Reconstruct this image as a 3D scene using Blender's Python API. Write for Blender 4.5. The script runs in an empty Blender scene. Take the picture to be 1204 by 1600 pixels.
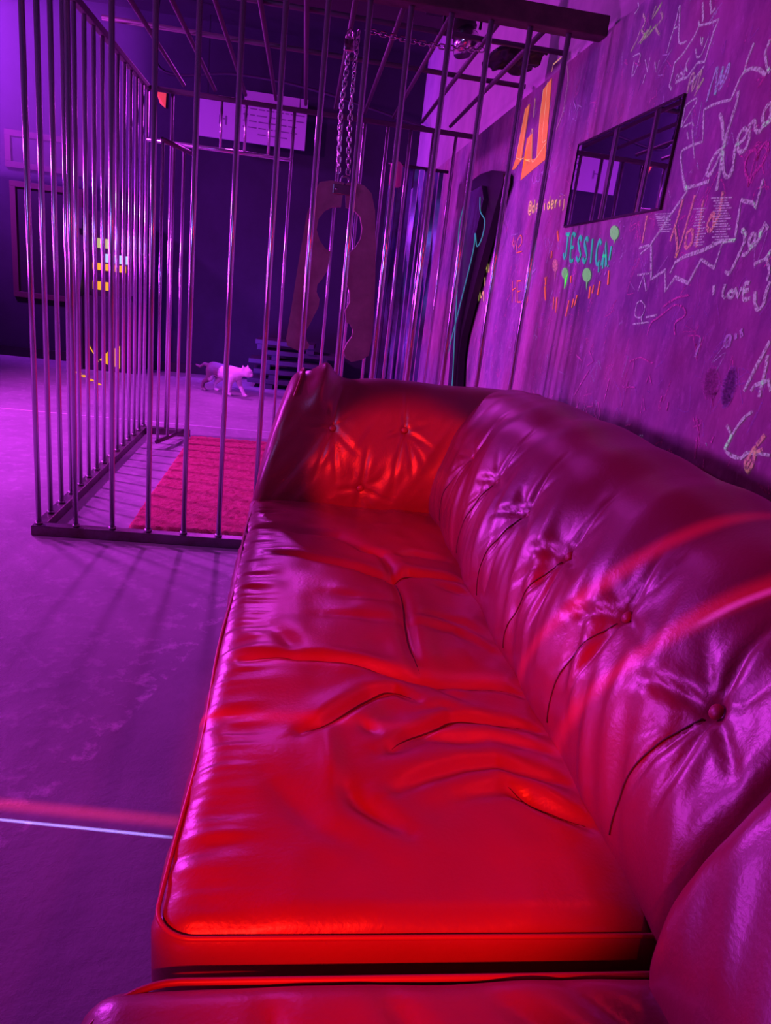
import bpy, bmesh, math, random
import numpy as np
from mathutils import Vector, Matrix

scene = bpy.context.scene
COL = scene.collection
random.seed(7)
RNG = np.random.default_rng(11)

# ---------------------------------------------------------------- camera
cam_data = bpy.data.cameras.new('camera')
cam_data.sensor_fit = 'VERTICAL'
cam_data.sensor_height = 36.0
cam_data.lens = 36.0 * 1114.5207 / 1600.0
cam_data.clip_start = 0.02
cam = bpy.data.objects.new('camera', cam_data)
COL.objects.link(cam)
right = Vector((0.98758067, -0.10795624, 0.11414843))
up = Vector((-0.07530321, 0.31240423, 0.94695989))
fwd = Vector((0.13789068, 0.94379502, -0.30039493))
M = Matrix((right, up, -fwd)).transposed().to_4x4()
M.translation = Vector((1.02824, -2.99339, 1.1675))
cam.matrix_world = M
scene.camera = cam

# ---------------------------------------------------------------- exposure, world
vs = scene.view_settings
vs.view_transform = 'Standard'
vs.look = 'None'
vs.exposure = -0.12
vs.gamma = 1.0
vs.use_curve_mapping = False

world = bpy.data.worlds.new('world')
scene.world = world
world.use_nodes = True
bg = world.node_tree.nodes['Background']
bg.inputs[0].default_value = (0.30, 0.03, 0.55, 1)
bg.inputs[1].default_value = 0.03

# ---------------------------------------------------------------- lights
def aim(o, target):
    d = Vector(target) - o.location
    o.rotation_euler = d.to_track_quat('-Z', 'Y').to_euler()

def lamp(name, kind, loc, target, color, power, size=0.3, size_y=None, spot=None, blend=0.6):
    d = bpy.data.lights.new(name, kind)
    d.color = color
    d.energy = power
    if kind == 'AREA':
        d.size = size
        if size_y:
            d.shape = 'RECTANGLE'
            d.size_y = size_y
        else:
            d.shape = 'DISK'
    else:
        d.shadow_soft_size = size
    if kind == 'SPOT':
        d.spot_size = math.radians(spot)
        d.spot_blend = blend
    o = bpy.data.objects.new(name, d)
    COL.objects.link(o)
    o.location = loc
    aim(o, target)
    return o

MAG = (0.78, 0.05, 1.0)
VIO = (0.50, 0.04, 1.0)
lamp('stage_light_left', 'SPOT', (-2.5, 1.7, 2.5), (1.0, 2.7, 0.5), MAG, 800, 0.10, spot=105, blend=0.8)
lamp('stage_light_rear', 'SPOT', (0.4, 4.4, 3.1), (0.4, 2.1, 0.0), MAG, 360, 0.12, spot=78, blend=0.7)
lamp('low_light_rear_left', 'SPOT', (-2.7, 3.1, 1.55), (1.8, -1.0, 0.95), MAG, 680, 0.30, spot=54, blend=0.6)
lamp('wash_light_side', 'AREA', (-2.7, -0.7, 1.2), (2.0, -0.4, 1.3), MAG, 72, 0.5)
lamp('violet_front_light', 'SPOT', (-1.6, -3.4, 2.6), (0.9, 0.3, 1.5), (0.33, 0.22, 1.0), 110, 0.2, spot=46)
lamp('glow_light_corner', 'SPOT', (-2.9, 4.0, 3.0), (-2.2, 5.2, 3.0), (0.42, 0.03, 1.0), 1300, 0.15, spot=150)
lamp('glow_fill_back', 'SPOT', (0.4, 4.0, 0.35), (0.5, 5.2, 0.9), (0.16, 0.03, 1.0), 100, 0.2, spot=150)  # added lamp: tints the back wall indigo in place of haze
lamp('red_beam', 'SPOT', (0.62, -4.2, 1.9), (1.25, -1.86, 0.4), (1.0, 0.010, 0.006), 600, 0.03, spot=20.5, blend=0.6)
lamp('red_arm_fill', 'SPOT', (0.62, -4.2, 1.9), (1.44, -0.52, 0.49), (1.0, 0.010, 0.006), 560, 0.02, spot=10.5, blend=0.55)  # second spot from the red beam's origin, added to redden the arm
lamp('red_crest_fill', 'SPOT', (2.0, -1.75, 2.05), (1.7, -1.5, 0.8), (1.0, 0.010, 0.012), 10, 0.08, spot=140)  # unseen fill spot, added to redden the sofa crest from above

def laser(name, origin, fans):
    """A laser projector: a spot lamp whose beam is split into thin fans."""
    d = bpy.data.lights.new(name, 'SPOT')
    d.energy = 100.0
    d.spot_size = math.radians(150)
    d.spot_blend = 0.0
    d.shadow_soft_size = 0.0
    o = bpy.data.objects.new(name, d)
    COL.objects.link(o)
    o.location = origin
    aim(o, (1.2, -1.8, 0.4))
    d.use_nodes = True
    nt = d.node_tree
    em = nt.nodes['Emission']
    geo = nt.nodes.new('ShaderNodeNewGeometry')
    O = Vector(origin)
    total = None
    for p, q, width, color, strength, start, stop in fans:
        P, Q = Vector(p) - O, Vector(q) - O
        n = P.cross(Q).normalized()
        dot = nt.nodes.new('ShaderNodeVectorMath'); dot.operation = 'DOT_PRODUCT'
        nt.links.new(geo.outputs['Incoming'], dot.inputs[0]); dot.inputs[1].default_value = n
        ab = nt.nodes.new('ShaderNodeMath'); ab.operation = 'ABSOLUTE'
        nt.links.new(dot.outputs['Value'], ab.inputs[0])
        mr = nt.nodes.new('ShaderNodeMapRange'); mr.interpolation_type = 'SMOOTHSTEP'
        mr.inputs[1].default_value = 0.0; mr.inputs[2].default_value = width
        mr.inputs[3].default_value = strength / 100.0; mr.inputs[4].default_value = 0.0
        nt.links.new(ab.outputs[0], mr.inputs[0])
        last = mr.outputs[0]
        if start is not None:
            S = (Vector(start) - O).normalized()
            E_ = (Vector(stop) - O).normalized()
            for a, b in ((S, E_), (E_, S)):
                t = (b - a * a.dot(b)).normalized()      # positive towards the other end
                d2 = nt.nodes.new('ShaderNodeVectorMath'); d2.operation = 'DOT_PRODUCT'
                nt.links.new(geo.outputs['Incoming'], d2.inputs[0]); d2.inputs[1].default_value = t
                m2 = nt.nodes.new('ShaderNodeMapRange'); m2.interpolation_type = 'SMOOTHSTEP'
                m2.inputs[1].default_value = -0.004; m2.inputs[2].default_value = 0.012
                nt.links.new(d2.outputs['Value'], m2.inputs[0])
                mu = nt.nodes.new('ShaderNodeMath'); mu.operation = 'MULTIPLY'
                nt.links.new(last, mu.inputs[0]); nt.links.new(m2.outputs[0], mu.inputs[1])
                last = mu.outputs[0]
        sc = nt.nodes.new('ShaderNodeVectorMath'); sc.operation = 'SCALE'
        sc.inputs[0].default_value = color
        nt.links.new(last, sc.inputs['Scale'])
        if total is None:
            total = sc.outputs[0]
        else:
            ad = nt.nodes.new('ShaderNodeVectorMath'); ad.operation = 'ADD'
            nt.links.new(total, ad.inputs[0]); nt.links.new(sc.outputs[0], ad.inputs[1])
            total = ad.outputs[0]
    nt.links.new(total, em.inputs['Color'])
    em.inputs['Strength'].default_value = 1.0
    return o

laser('laser_projector', (-2.5, -2.3, 2.4), [
    ((0.65, -1.655, 0.0), (1.60, -2.00, 0.55), 0.007, (1.0, 0.03, 0.08), 900, None, None),
    ((0.65, -1.700, 0.0), (1.70, -2.15, 0.78), 0.0015, (0.35, 0.25, 1.0), 4200, (-2.2, -1.72, 0.0), (0.88, -1.70, 0.0)),
    ((0.65, -1.700, 0.0), (1.70, -2.12, 0.78), 0.0022, (0.30, 0.10, 1.0), 3200, (1.66, -2.09, 0.73), (2.05, -2.2, 1.0)),
    ((0.91, -1.666, 0.4), (1.70, -1.87, 0.75), 0.007, (1.0, 0.03, 0.16), 900, (0.9, -1.66, 0.42), (2.0, -2.0, 0.95)),
])

# ---------------------------------------------------------------- material helpers
MATS = {}
def mat(name, color, rough=0.5, metal=0.0, spec=0.5, bump=None, vary=None, emit=None, emit_s=0.0, **kw):
    """bump = (scale, strength, distance); vary = (scale, second colour, low, high)"""
    if name in MATS:
        return MATS[name]
    m = bpy.data.materials.new(name)
    m.use_nodes = True
    nt = m.node_tree
    b = nt.nodes['Principled BSDF']
    b.inputs['Base Color'].default_value = (*color, 1)
    b.inputs['Roughness'].default_value = rough
    b.inputs['Metallic'].default_value = metal
    b.inputs['Specular IOR Level'].default_value = spec
    for k, v in kw.items():
        b.inputs[k.replace('_', ' ')].default_value = v
    tc = nt.nodes.new('ShaderNodeTexCoord')
    geo = nt.nodes.new('ShaderNodeNewGeometry')
    if vary:
        n = nt.nodes.new('ShaderNodeTexNoise')
        n.inputs['Scale'].default_value = vary[0]
        n.inputs['Detail'].default_value = 6
        n.inputs['Roughness'].default_value = 0.65
        nt.links.new(geo.outputs['Position'], n.inputs['Vector'])
        mr = nt.nodes.new('ShaderNodeMapRange')
        mr.inputs[1].default_value = vary[2]; mr.inputs[2].default_value = vary[3]
        nt.links.new(n.outputs['Fac'], mr.inputs[0])
        mx = nt.nodes.new('ShaderNodeMix'); mx.data_type = 'RGBA'
        mx.inputs['A'].default_value = (*color, 1); mx.inputs['B'].default_value = (*vary[1], 1)
        nt.links.new(mr.outputs[0], mx.inputs['Factor'])
        nt.links.new(mx.outputs['Result'], b.inputs['Base Color'])
    if bump:
        n = nt.nodes.new('ShaderNodeTexNoise')
        n.inputs['Scale'].default_value = bump[0]
        n.inputs['Detail'].default_value = 4
        nt.links.new(geo.outputs['Position'], n.inputs['Vector'])
        bp = nt.nodes.new('ShaderNodeBump')
        bp.inputs['Strength'].default_value = bump[1]
        bp.inputs['Distance'].default_value = bump[2]
        nt.links.new(n.outputs['Fac'], bp.inputs['Height'])
        nt.links.new(bp.outputs['Normal'], b.inputs['Normal'])
    if emit:
        b.inputs['Emission Color'].default_value = (*emit, 1)
        b.inputs['Emission Strength'].default_value = emit_s
    MATS[name] = m
    return m

LEATHER = mat('red_leather', (0.29, 0.028, 0.062), 0.36, spec=1.0, bump=(140, 0.25, 0.002),
              vary=(3.0, (0.24, 0.02, 0.048), 0.35, 0.7))
PIPING = mat('piping_leather', (0.34, 0.03, 0.05), 0.4)
SEAM_SHADE = mat('seam_and_fold_shade', (0.05, 0.008, 0.014), 0.6)  # backrest seams, and painted shade in the slits of the seat folds
BASE = mat('sofa_base_cloth', (0.03, 0.01, 0.012), 0.8)
CHROME = mat('chrome_bar', (0.74, 0.70, 0.84), 0.19, metal=0.82, vary=(6, (0.58, 0.54, 0.66), 0.45, 0.8))
RAIL = mat('cage_rail_steel', (0.20, 0.15, 0.19), 0.38, metal=0.7, bump=(60, 0.3, 0.002), vary=(9, (0.12, 0.07, 0.07), 0.4, 0.7))
BEAM = mat('rusty_beam', (0.12, 0.05, 0.06), 0.6, metal=0.3, bump=(40, 0.4, 0.004), vary=(8, (0.05, 0.025, 0.03), 0.4, 0.7))
STEEL = mat('dull_steel', (0.35, 0.33, 0.36), 0.35, metal=1.0)
CHAINM = mat('chain_steel', (0.62, 0.60, 0.64), 0.22, metal=1.0)
WOOD = mat('old_wood', (0.34, 0.19, 0.22), 0.6, bump=(30, 0.4, 0.004), vary=(7, (0.20, 0.11, 0.13), 0.35, 0.7))
BLACK = mat('black_vinyl', (0.012, 0.010, 0.014), 0.45)
DARK = mat('dark_plastic', (0.03, 0.022, 0.035), 0.5)
SIGNM = mat('sign_board', (0.44, 0.38, 0.42), 0.6)
INK = mat('sign_ink', (0.16, 0.12, 0.16), 0.7)
TEALC = mat('teal_cord', (0.04, 0.70, 0.35), 0.5, emit=(0.04, 0.7, 0.42), emit_s=0.20)  # emission added so the teal survives the magenta lamps
ROOFBAR = mat('roof_bar_paint', (0.10, 0.07, 0.10), 0.55, metal=0.2)
ORANGE = mat('orange_cloth', (0.95, 0.28, 0.04), 0.7, emit=(1.0, 0.22, 0.02), emit_s=0.12)  # faint glow put into the cloth colour
TIMBER = mat('frame_timber', (0.07, 0.022, 0.025), 0.7)

# ---------------------------------------------------------------- mesh helpers
def mesh_obj(name, verts, faces, material=None, parent=None, smooth=False):
    me = bpy.data.meshes.new(name)
    me.from_pydata([tuple(v) for v in verts], [], [tuple(int(i) for i in f) for f in faces])
    me.update()
    if smooth:
        me.polygons.foreach_set('use_smooth', [True] * len(me.polygons))
    if material:
        me.materials.append(material)
    o = bpy.data.objects.new(name, me)
    COL.objects.link(o)
    if parent:
        o.parent = parent
    return o

def bm_obj(name, bm, material=None, parent=None, smooth=False):
    me = bpy.data.meshes.new(name)
    bmesh.ops.recalc_face_normals(bm, faces=bm.faces[:])
    bm.to_mesh(me); bm.free()
    if smooth:
        me.polygons.foreach_set('use_smooth', [True] * len(me.polygons))
    if material:
        me.materials.append(material)
    o = bpy.data.objects.new(name, me)
    COL.objects.link(o)
    if parent:
        o.parent = parent
    return o

def share(src, loc, parent, rot=None, scale=None, name=None):
    o = bpy.data.objects.new(name or src.name.split('.')[0], src.data)
    COL.objects.link(o)
    o.location = loc
    if rot is not None:
        o.rotation_euler = rot
    if scale is not None:
        o.scale = scale
    o.parent = parent
    return o

def empty(name, loc=(0, 0, 0)):
    o = bpy.data.objects.new(name, None)
    COL.objects.link(o)
    o.location = loc
    o.empty_display_size = 0.1
    return o

def tag(o, label, cat, group=None, kind=None):
    o['label'] = label
    o['category'] = cat
    if group: o['group'] = group
    if kind: o['kind'] = kind
    return o

def structure(o, label=None):
    o['kind'] = 'structure'
    if label: o['label'] = label
    return o

def box_bm(lo, hi, bevel=0.0, seg=2):
    bm = bmesh.new()
    bmesh.ops.create_cube(bm, size=1.0)
    for v in bm.verts:
        v.co = Vector([(lo[i] + hi[i]) / 2 + v.co[i] * (hi[i] - lo[i]) for i in range(3)])
    if bevel:
        bmesh.ops.bevel(bm, geom=bm.edges[:], offset=bevel, segments=seg, affect='EDGES', profile=0.6)
    return bm

def box(name, lo, hi, m, parent=None, bevel=0.0, seg=2):
    return bm_obj(name, box_bm(lo, hi, bevel, seg), m, parent)

def tube_data(pts, r, n=8, closed=False):
    pts = [Vector(p) for p in pts]
    N = len(pts)
    verts, faces = [], []
    prev = None
    for i, p in enumerate(pts):
        a = pts[(i - 1) % N] if (closed or i > 0) else pts[i]
        b = pts[(i + 1) % N] if (closed or i < N - 1) else pts[i]
        t = (b - a).normalized()
        ref = prev if prev is not None else (Vector((0, 0, 1)) if abs(t.z) < 0.9 else Vector((1, 0, 0)))
        u = (ref - t * ref.dot(t)).normalized()
        w = t.cross(u)
        prev = u
        rr = r[i] if isinstance(r, (list, tuple)) else r
        for k in range(n):
            ang = 2 * math.pi * k / n
            verts.append(p + u * math.cos(ang) * rr + w * math.sin(ang) * rr)
    M_ = N if closed else N - 1
    for i in range(M_):
        j = (i + 1) % N
        for k in range(n):
            l = (k + 1) % n
            faces.append((i * n + k, i * n + l, j * n + l, j * n + k))
    if not closed:
        faces.append(tuple(range(n - 1, -1, -1)))
        faces.append(tuple((N - 1) * n + k for k in range(n)))
    return verts, faces

def tube(name, pts, r, m, parent=None, n=8, closed=False):
    v, f = tube_data(pts, r, n, closed)
    return mesh_obj(name, v, f, m, parent, smooth=True)

def merge(parts):
    V, F = [], []
    for v, f in parts:
        o = len(V)
        V += list(v)
        F += [tuple(i + o for i in q) for q in f]
    return V, F

def catmull(pts, sub=6, closed=False):
    P = [Vector(p) for p in pts]
    if len(P) < 3:
        return P
    out = []
    N = len(P)
    rng = range(N) if closed else range(N - 1)
    for i in rng:
        p0 = P[(i - 1) % N] if (closed or i > 0) else P[0]
        p1, p2 = P[i], P[(i + 1) % N]
        p3 = P[(i + 2) % N] if (closed or i + 2 < N) else P[-1]
        for s in range(sub):
            t = s / sub
            out.append(0.5 * ((2 * p1) + (p2 - p0) * t + (2 * p0 - 5 * p1 + 4 * p2 - p3) * t * t + (3 * p1 - p0 - 3 * p2 + p3) * t ** 3))
    if not closed:
        out.append(P[-1])
    return out

def extrude_poly(name, pts2, y0, y1, m, parent=None, bevel=0.0, axis='y'):
    """outline in a plane, given real thickness"""
    bm = bmesh.new()
    if axis == 'y':
        vs_ = [bm.verts.new((a, y0, b)) for a, b in pts2]; vec = (0, y1 - y0, 0)
    elif axis == 'x':
        vs_ = [bm.verts.new((y0, a, b)) for a, b in pts2]; vec = (y1 - y0, 0, 0)
    f = bm.faces.new(vs_)
    r = bmesh.ops.extrude_face_region(bm, geom=[f])
    nv = [g for g in r['geom'] if isinstance(g, bmesh.types.BMVert)]
    bmesh.ops.translate(bm, verts=nv, vec=vec)
    if bevel:
        bm.normal_update()
        ed = [e for e in bm.edges if len(e.link_faces) == 2 and any(len(ff.verts) > 4 for ff in e.link_faces)]
        bmesh.ops.bevel(bm, geom=ed, offset=bevel, segments=2, affect='EDGES')
    bmesh.ops.triangulate(bm, faces=[ff for ff in bm.faces if len(ff.verts) > 4])
    return bm_obj(name, bm, m, parent)

# numpy fields for upholstery
def vnoise(x, y, seed=0):
    xi, yi = np.floor(x).astype(int), np.floor(y).astype(int)
    fx, fy = x - xi, y - yi
    fx = fx * fx * fx * (fx * (fx * 6 - 15) + 10); fy = fy * fy * fy * (fy * (fy * 6 - 15) + 10)
    def h(a, b):
        v = np.sin(a * 127.1 + b * 311.7 + seed * 74.7) * 43758.5453
        return v - np.floor(v)
    return (h(xi, yi) * (1 - fx) + h(xi + 1, yi) * fx) * (1 - fy) + (h(xi, yi + 1) * (1 - fx) + h(xi + 1, yi + 1) * fx) * fy - 0.5

def polydist(X, Y, pts):
    """distance to a polyline, and how far along it (0..1)"""
    best = np.full(X.shape, 1e9); along = np.zeros(X.shape); side = np.zeros(X.shape)
    n = len(pts) - 1
    for i in range(n):
        ax, ay = pts[i]; bx, by = pts[i + 1]
        dx, dy = bx - ax, by - ay
        L2 = dx * dx + dy * dy + 1e-12
        t = np.clip(((X - ax) * dx + (Y - ay) * dy) / L2, 0, 1)
        ex, ey = X - (ax + t * dx), Y - (ay + t * dy)
        d = np.hypot(ex, ey)
        m = d < best
        best = np.where(m, d, best)
        along = np.where(m, (i + t) / n, along)
        side = np.where(m, np.sign(dx * ey - dy * ex), side)
    return best, along, side

def crease(X, Y, pts, depth, w, taper=True, lip=0.35):
    d, a, s = polydist(X, Y, pts)
    amp = np.sin(np.clip(a, 0.04, 0.96) * math.pi) ** 0.5 if taper else 1.0
    g = -depth * np.exp(-(d / w) ** 2) + lip * depth * np.exp(-((d - 2.4 * w) / (1.7 * w)) ** 2) * np.where(s >= 0, 1.0, 0.45)
    return g * amp

def rounded_box(lo, hi, r, step, disp=None):
    """dense rounded box; step = target edge length per axis; disp(P, N) -> P"""
    lo, hi = np.array(lo, float), np.array(hi, float)
    c, h = (lo + hi) / 2, (hi - lo) / 2
    n = [max(4, int(round((hi[i] - lo[i]) / step[i]))) for i in range(3)]
    key, verts, faces = {}, [], []
    def vid(i, j, k):
        q = (i, j, k)
        if q not in key:
            key[q] = len(verts); verts.append(q)
        return key[q]
    nx, ny, nz = n
    for k in (0, nz):
        for i in range(nx):
            for j in range(ny):
                q = (vid(i, j, k), vid(i + 1, j, k), vid(i + 1, j + 1, k), vid(i, j + 1, k))
                faces.append(q if k else q[::-1])
    for j in (0, ny):
        for i in range(nx):
            for k in range(nz):
                q = (vid(i, j, k), vid(i + 1, j, k), vid(i + 1, j, k + 1), vid(i, j, k + 1))
                faces.append(q[::-1] if j else q)
    for i in (0, nx):
        for j in range(ny):
            for k in range(nz):
                q = (vid(i, j, k), vid(i, j + 1, k), vid(i, j + 1, k + 1), vid(i, j, k + 1))
                faces.append(q if i else q[::-1])
    I = np.array(verts, float)
    P = lo + I / np.array(n) * (hi - lo)
    inner = np.clip(P, lo + r, hi - r)
    d = P - inner
    L = np.linalg.norm(d, axis=1, keepdims=True)
    N_ = d / np.maximum(L, 1e-9)
    P = inner + N_ * r
    if disp:
        P = disp(P, N_)
    return P, faces

def sweep(profile, s0, s1, rows, rend, disp=None, axis='y'):
    """a closed profile (list of 2-D points) swept along an axis with rounded ends.
    disp(u, v, P2, N2) -> offset along the profile normal; v is arc length"""
    pr = np.array([tuple(p[:2]) for p in profile])
    n = len(pr)
    nxt, prv = np.roll(pr, -1, 0), np.roll(pr, 1, 0)
    t = nxt - prv
    t /= np.linalg.norm(t, axis=1, keepdims=True)
    nn = np.stack([t[:, 1], -t[:, 0]], 1)
    area = 0.5 * np.sum(pr[:, 0] * nxt[:, 1] - nxt[:, 0] * pr[:, 1])
    if area < 0: nn = -nn
    arc = np.concatenate([[0], np.cumsum(np.linalg.norm(nxt - pr, axis=1))[:-1]])
    lo, hi = min(s0, s1), max(s0, s1)
    # denser rows at the ends
    us = np.concatenate([lo + rend * (1 - np.cos(np.linspace(0, math.pi / 2, 9)[:-1])), np.linspace(lo + rend, hi - rend, rows), hi - rend * (1 - np.cos(np.linspace(math.pi / 2, 0, 9)[1:]))])
    U, V = np.meshgrid(us, arc, indexing='ij')
    e = np.minimum(us - lo, hi - us)
    k = np.clip(1 - e / rend, 0, 1)
    ins = rend * (1 - np.sqrt(np.clip(1 - k * k, 0, 1)))
    off = -np.repeat(ins[:, None], n, 1)
    if disp:
        off = off + disp(U, V, np.broadcast_to(pr, (len(us), n, 2)), np.broadcast_to(nn, (len(us), n, 2)))
    Q = pr[None] + nn[None] * off[..., None]
    if axis == 'y':
        P = np.stack([Q[..., 0], U, Q[..., 1]], -1)
    else:
        P = np.stack([U, Q[..., 0], Q[..., 1]], -1)
    m = len(us)
    idx = np.arange(m * n).reshape(m, n)
    faces = []
    for i in range(m - 1):
        for j in range(n):
            l = (j + 1) % n
            faces.append((idx[i, j], idx[i + 1, j], idx[i + 1, l], idx[i, l]))
    V_ = P.reshape(-1, 3)
    c0, c1 = len(V_), len(V_) + 1
    V_ = np.vstack([V_, P[0].mean(0), P[-1].mean(0)])
    for j in range(n):
        l = (j + 1) % n
        faces.append((idx[0, l], c0, idx[0, j]))
        faces.append((idx[-1, j], c1, idx[-1, l]))
    return V_, faces, arc, pr, nn

def fix_normals(o):
    bm = bmesh.new(); bm.from_mesh(o.data)
    bmesh.ops.recalc_face_normals(bm, faces=bm.faces[:])
    bm.to_mesh(o.data); bm.free()
    return o

# ================================================================ the room
XW = 2.07          # face of the chalk wall
def concrete():
    m = bpy.data.materials.new('concrete_floor'); m.use_nodes = True
    nt = m.node_tree; b = nt.nodes['Principled BSDF']
    geo = nt.nodes.new('ShaderNodeNewGeometry')
    n1 = nt.nodes.new('ShaderNodeTexNoise'); n1.inputs['Scale'].default_value = 1.6; n1.inputs['Detail'].default_value = 8; n1.inputs['Roughness'].default_value = 0.62
    n2 = nt.nodes.new('ShaderNodeTexNoise'); n2.inputs['Scale'].default_value = 14; n2.inputs['Detail'].default_value = 6; n2.inputs['Roughness'].default_value = 0.7
    for n in (n1, n2): nt.links.new(geo.outputs['Position'], n.inputs['Vector'])
    r1 = nt.nodes.new('ShaderNodeValToRGB')
    r1.color_ramp.elements[0].position = 0.35; r1.color_ramp.elements[0].color = (0.26, 0.25, 0.27, 1)
    r1.color_ramp.elements[1].position = 0.68; r1.color_ramp.elements[1].color = (0.40, 0.38, 0.40, 1)
    nt.links.new(n1.outputs['Fac'], r1.inputs['Fac'])
    # worn coat of paint that stops along a straight edge across the floor
    dot = nt.nodes.new('ShaderNodeVectorMath'); dot.operation = 'DOT_PRODUCT'
    P, Q = Vector((0.788, -0.868, 0)), Vector((0.583, -1.562, 0))
    t = (Q - P).normalized(); nrm = Vector((t.y, -t.x, 0))      # towards the cage side
    nt.links.new(geo.outputs['Position'], dot.inputs[0]); dot.inputs[1].default_value = nrm
    sub = nt.nodes.new('ShaderNodeMath'); sub.operation = 'SUBTRACT'; sub.inputs[1].default_value = nrm.dot(P)
    nt.links.new(dot.outputs['Value'], sub.inputs[0])
    st = nt.nodes.new('ShaderNodeMapRange'); st.inputs[1].default_value = -0.003; st.inputs[2].default_value = 0.004
    nt.links.new(sub.outputs[0], st.inputs[0])
    fl = nt.nodes.new('ShaderNodeMapRange'); fl.inputs[1].default_value = 0.52; fl.inputs[2].default_value = 0.66
    nt.links.new(n2.outputs['Fac'], fl.inputs[0])
    near = nt.nodes.new('ShaderNodeMapRange'); near.inputs[1].default_value = 0.20; near.inputs[2].default_value = 0.0
    near.inputs[3].default_value = 0.25; near.inputs[4].default_value = 1.0
    nt.links.new(sub.outputs[0], near.inputs[0])
    mu = nt.nodes.new('ShaderNodeMath'); mu.operation = 'MULTIPLY'
    nt.links.new(st.outputs[0], mu.inputs[0]); nt.links.new(fl.outputs[0], mu.inputs[1])
    mu2 = nt.nodes.new('ShaderNodeMath'); mu2.operation = 'MULTIPLY'
    nt.links.new(mu.outputs[0], mu2.inputs[0]); nt.links.new(near.outputs[0], mu2.inputs[1])
    mx = nt.nodes.new('ShaderNodeMix'); mx.data_type = 'RGBA'
    nt.links.new(mu2.outputs[0], mx.inputs['Factor']); nt.links.new(r1.outputs['Color'], mx.inputs['A'])
    mx.inputs['B'].default_value = (0.75, 0.72, 0.75, 1)
    nt.links.new(mx.outputs['Result'], b.inputs['Base Color'])
    b.inputs['Roughness'].default_value = 0.62
    bp = nt.nodes.new('ShaderNodeBump'); bp.inputs['Strength'].default_value = 0.25; bp.inputs['Distance'].default_value = 0.01
    nt.links.new(n2.outputs['Fac'], bp.inputs['Height']); nt.links.new(bp.outputs['Normal'], b.inputs['Normal'])
    return m

def chalk_wall():
    m = bpy.data.materials.new('chalk_wall_paint'); m.use_nodes = True
    nt = m.node_tree; b = nt.nodes['Principled BSDF']
    geo = nt.nodes.new('ShaderNodeNewGeometry')
    mp = nt.nodes.new('ShaderNodeMapping'); mp.inputs['Scale'].default_value = (1, 1.0, 0.5)
    nt.links.new(geo.outputs['Position'], mp.inputs['Vector'])
    n1 = nt.nodes.new('ShaderNodeTexNoise'); n1.inputs['Scale'].default_value = 7; n1.inputs['Detail'].default_value = 9; n1.inputs['Roughness'].default_value = 0.7
    n2 = nt.nodes.new('ShaderNodeTexNoise'); n2.inputs['Scale'].default_value = 34; n2.inputs['Detail'].default_value = 7; n2.inputs['Roughness'].default_value = 0.75
    n3 = nt.nodes.new('ShaderNodeTexNoise'); n3.inputs['Scale'].default_value = 2.2; n3.inputs['Detail'].default_value = 3
    nt.links.new(mp.outputs[0], n1.inputs['Vector']); nt.links.new(mp.outputs[0], n2.inputs['Vector']); nt.links.new(geo.outputs['Position'], n3.inputs['Vector'])
    r1 = nt.nodes.new('ShaderNodeValToRGB')
    e = r1.color_ramp.elements
    e[0].position = 0.36; e[0].color = (0.17, 0.14, 0.20, 1)
    e[1].position = 0.64; e[1].color = (0.52, 0.42, 0.48, 1)
    nt.links.new(n1.outputs['Fac'], r1.inputs['Fac'])
    # pinkish and bluish old chalk smears
    r3 = nt.nodes.new('ShaderNodeValToRGB')
    e = r3.color_ramp.elements
    e[0].position = 0.40; e[0].color = (0.20, 0.20, 0.34, 1)
    e[1].position = 0.62; e[1].color = (0.50, 0.22, 0.26, 1)
    nt.links.new(n3.outputs['Fac'], r3.inputs['Fac'])
    mx = nt.nodes.new('ShaderNodeMix'); mx.data_type = 'RGBA'; mx.inputs['Factor'].default_value = 0.4
    nt.links.new(r1.outputs['Color'], mx.inputs['A']); nt.links.new(r3.outputs['Color'], mx.inputs['B'])
    fl = nt.nodes.new('ShaderNodeMapRange'); fl.inputs[1].default_value = 0.54; fl.inputs[2].default_value = 0.72; fl.inputs[4].default_value = 0.6
    nt.links.new(n2.outputs['Fac'], fl.inputs[0])
    mx2 = nt.nodes.new('ShaderNodeMix'); mx2.data_type = 'RGBA'; mx2.inputs['B'].default_value = (0.62, 0.55, 0.62, 1)
    nt.links.new(fl.outputs[0], mx2.inputs['Factor']); nt.links.new(mx.outputs['Result'], mx2.inputs['A'])
    nt.links.new(mx2.outputs['Result'], b.inputs['Base Color'])
    b.inputs['Roughness'].default_value = 0.7
    bp = nt.nodes.new('ShaderNodeBump'); bp.inputs['Strength'].default_value = 0.2; bp.inputs['Distance'].default_value = 0.006
    nt.links.new(n1.outputs['Fac'], bp.inputs['Height']); nt.links.new(bp.outputs['Normal'], b.inputs['Normal'])
    return m

X0, X1, Y0, Y1, ZC = -4.6, 2.11, -4.6, 5.2, 3.4
DARKWALL = mat('dark_wall_paint', (0.020, 0.019, 0.030), 0.85, bump=(18, 0.2, 0.006), vary=(2.5, (0.012, 0.012, 0.018), 0.35, 0.7))
UPPER = mat('upper_wall_plaster', (0.55, 0.46, 0.52), 0.75, bump=(9, 0.3, 0.01), vary=(3.5, (0.40, 0.33, 0.40), 0.35, 0.7))
CEIL = mat('dark_ceiling', (0.03, 0.022, 0.035), 0.8, vary=(3, (0.02, 0.015, 0.02), 0.4, 0.7))
structure(box('floor', (X0 - .1, Y0 - .1, -0.12), (X1 + .1, Y1 + .1, 0.0), concrete()), 'worn concrete floor lit violet')
structure(box('wall_back', (X0, Y1, 0), (X1, Y1 + .1, ZC), DARKWALL), 'dark back wall in blue violet haze')
structure(box('wall_left', (X0 - .1, Y0, 0), (X0, Y1, ZC), DARKWALL))
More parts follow.
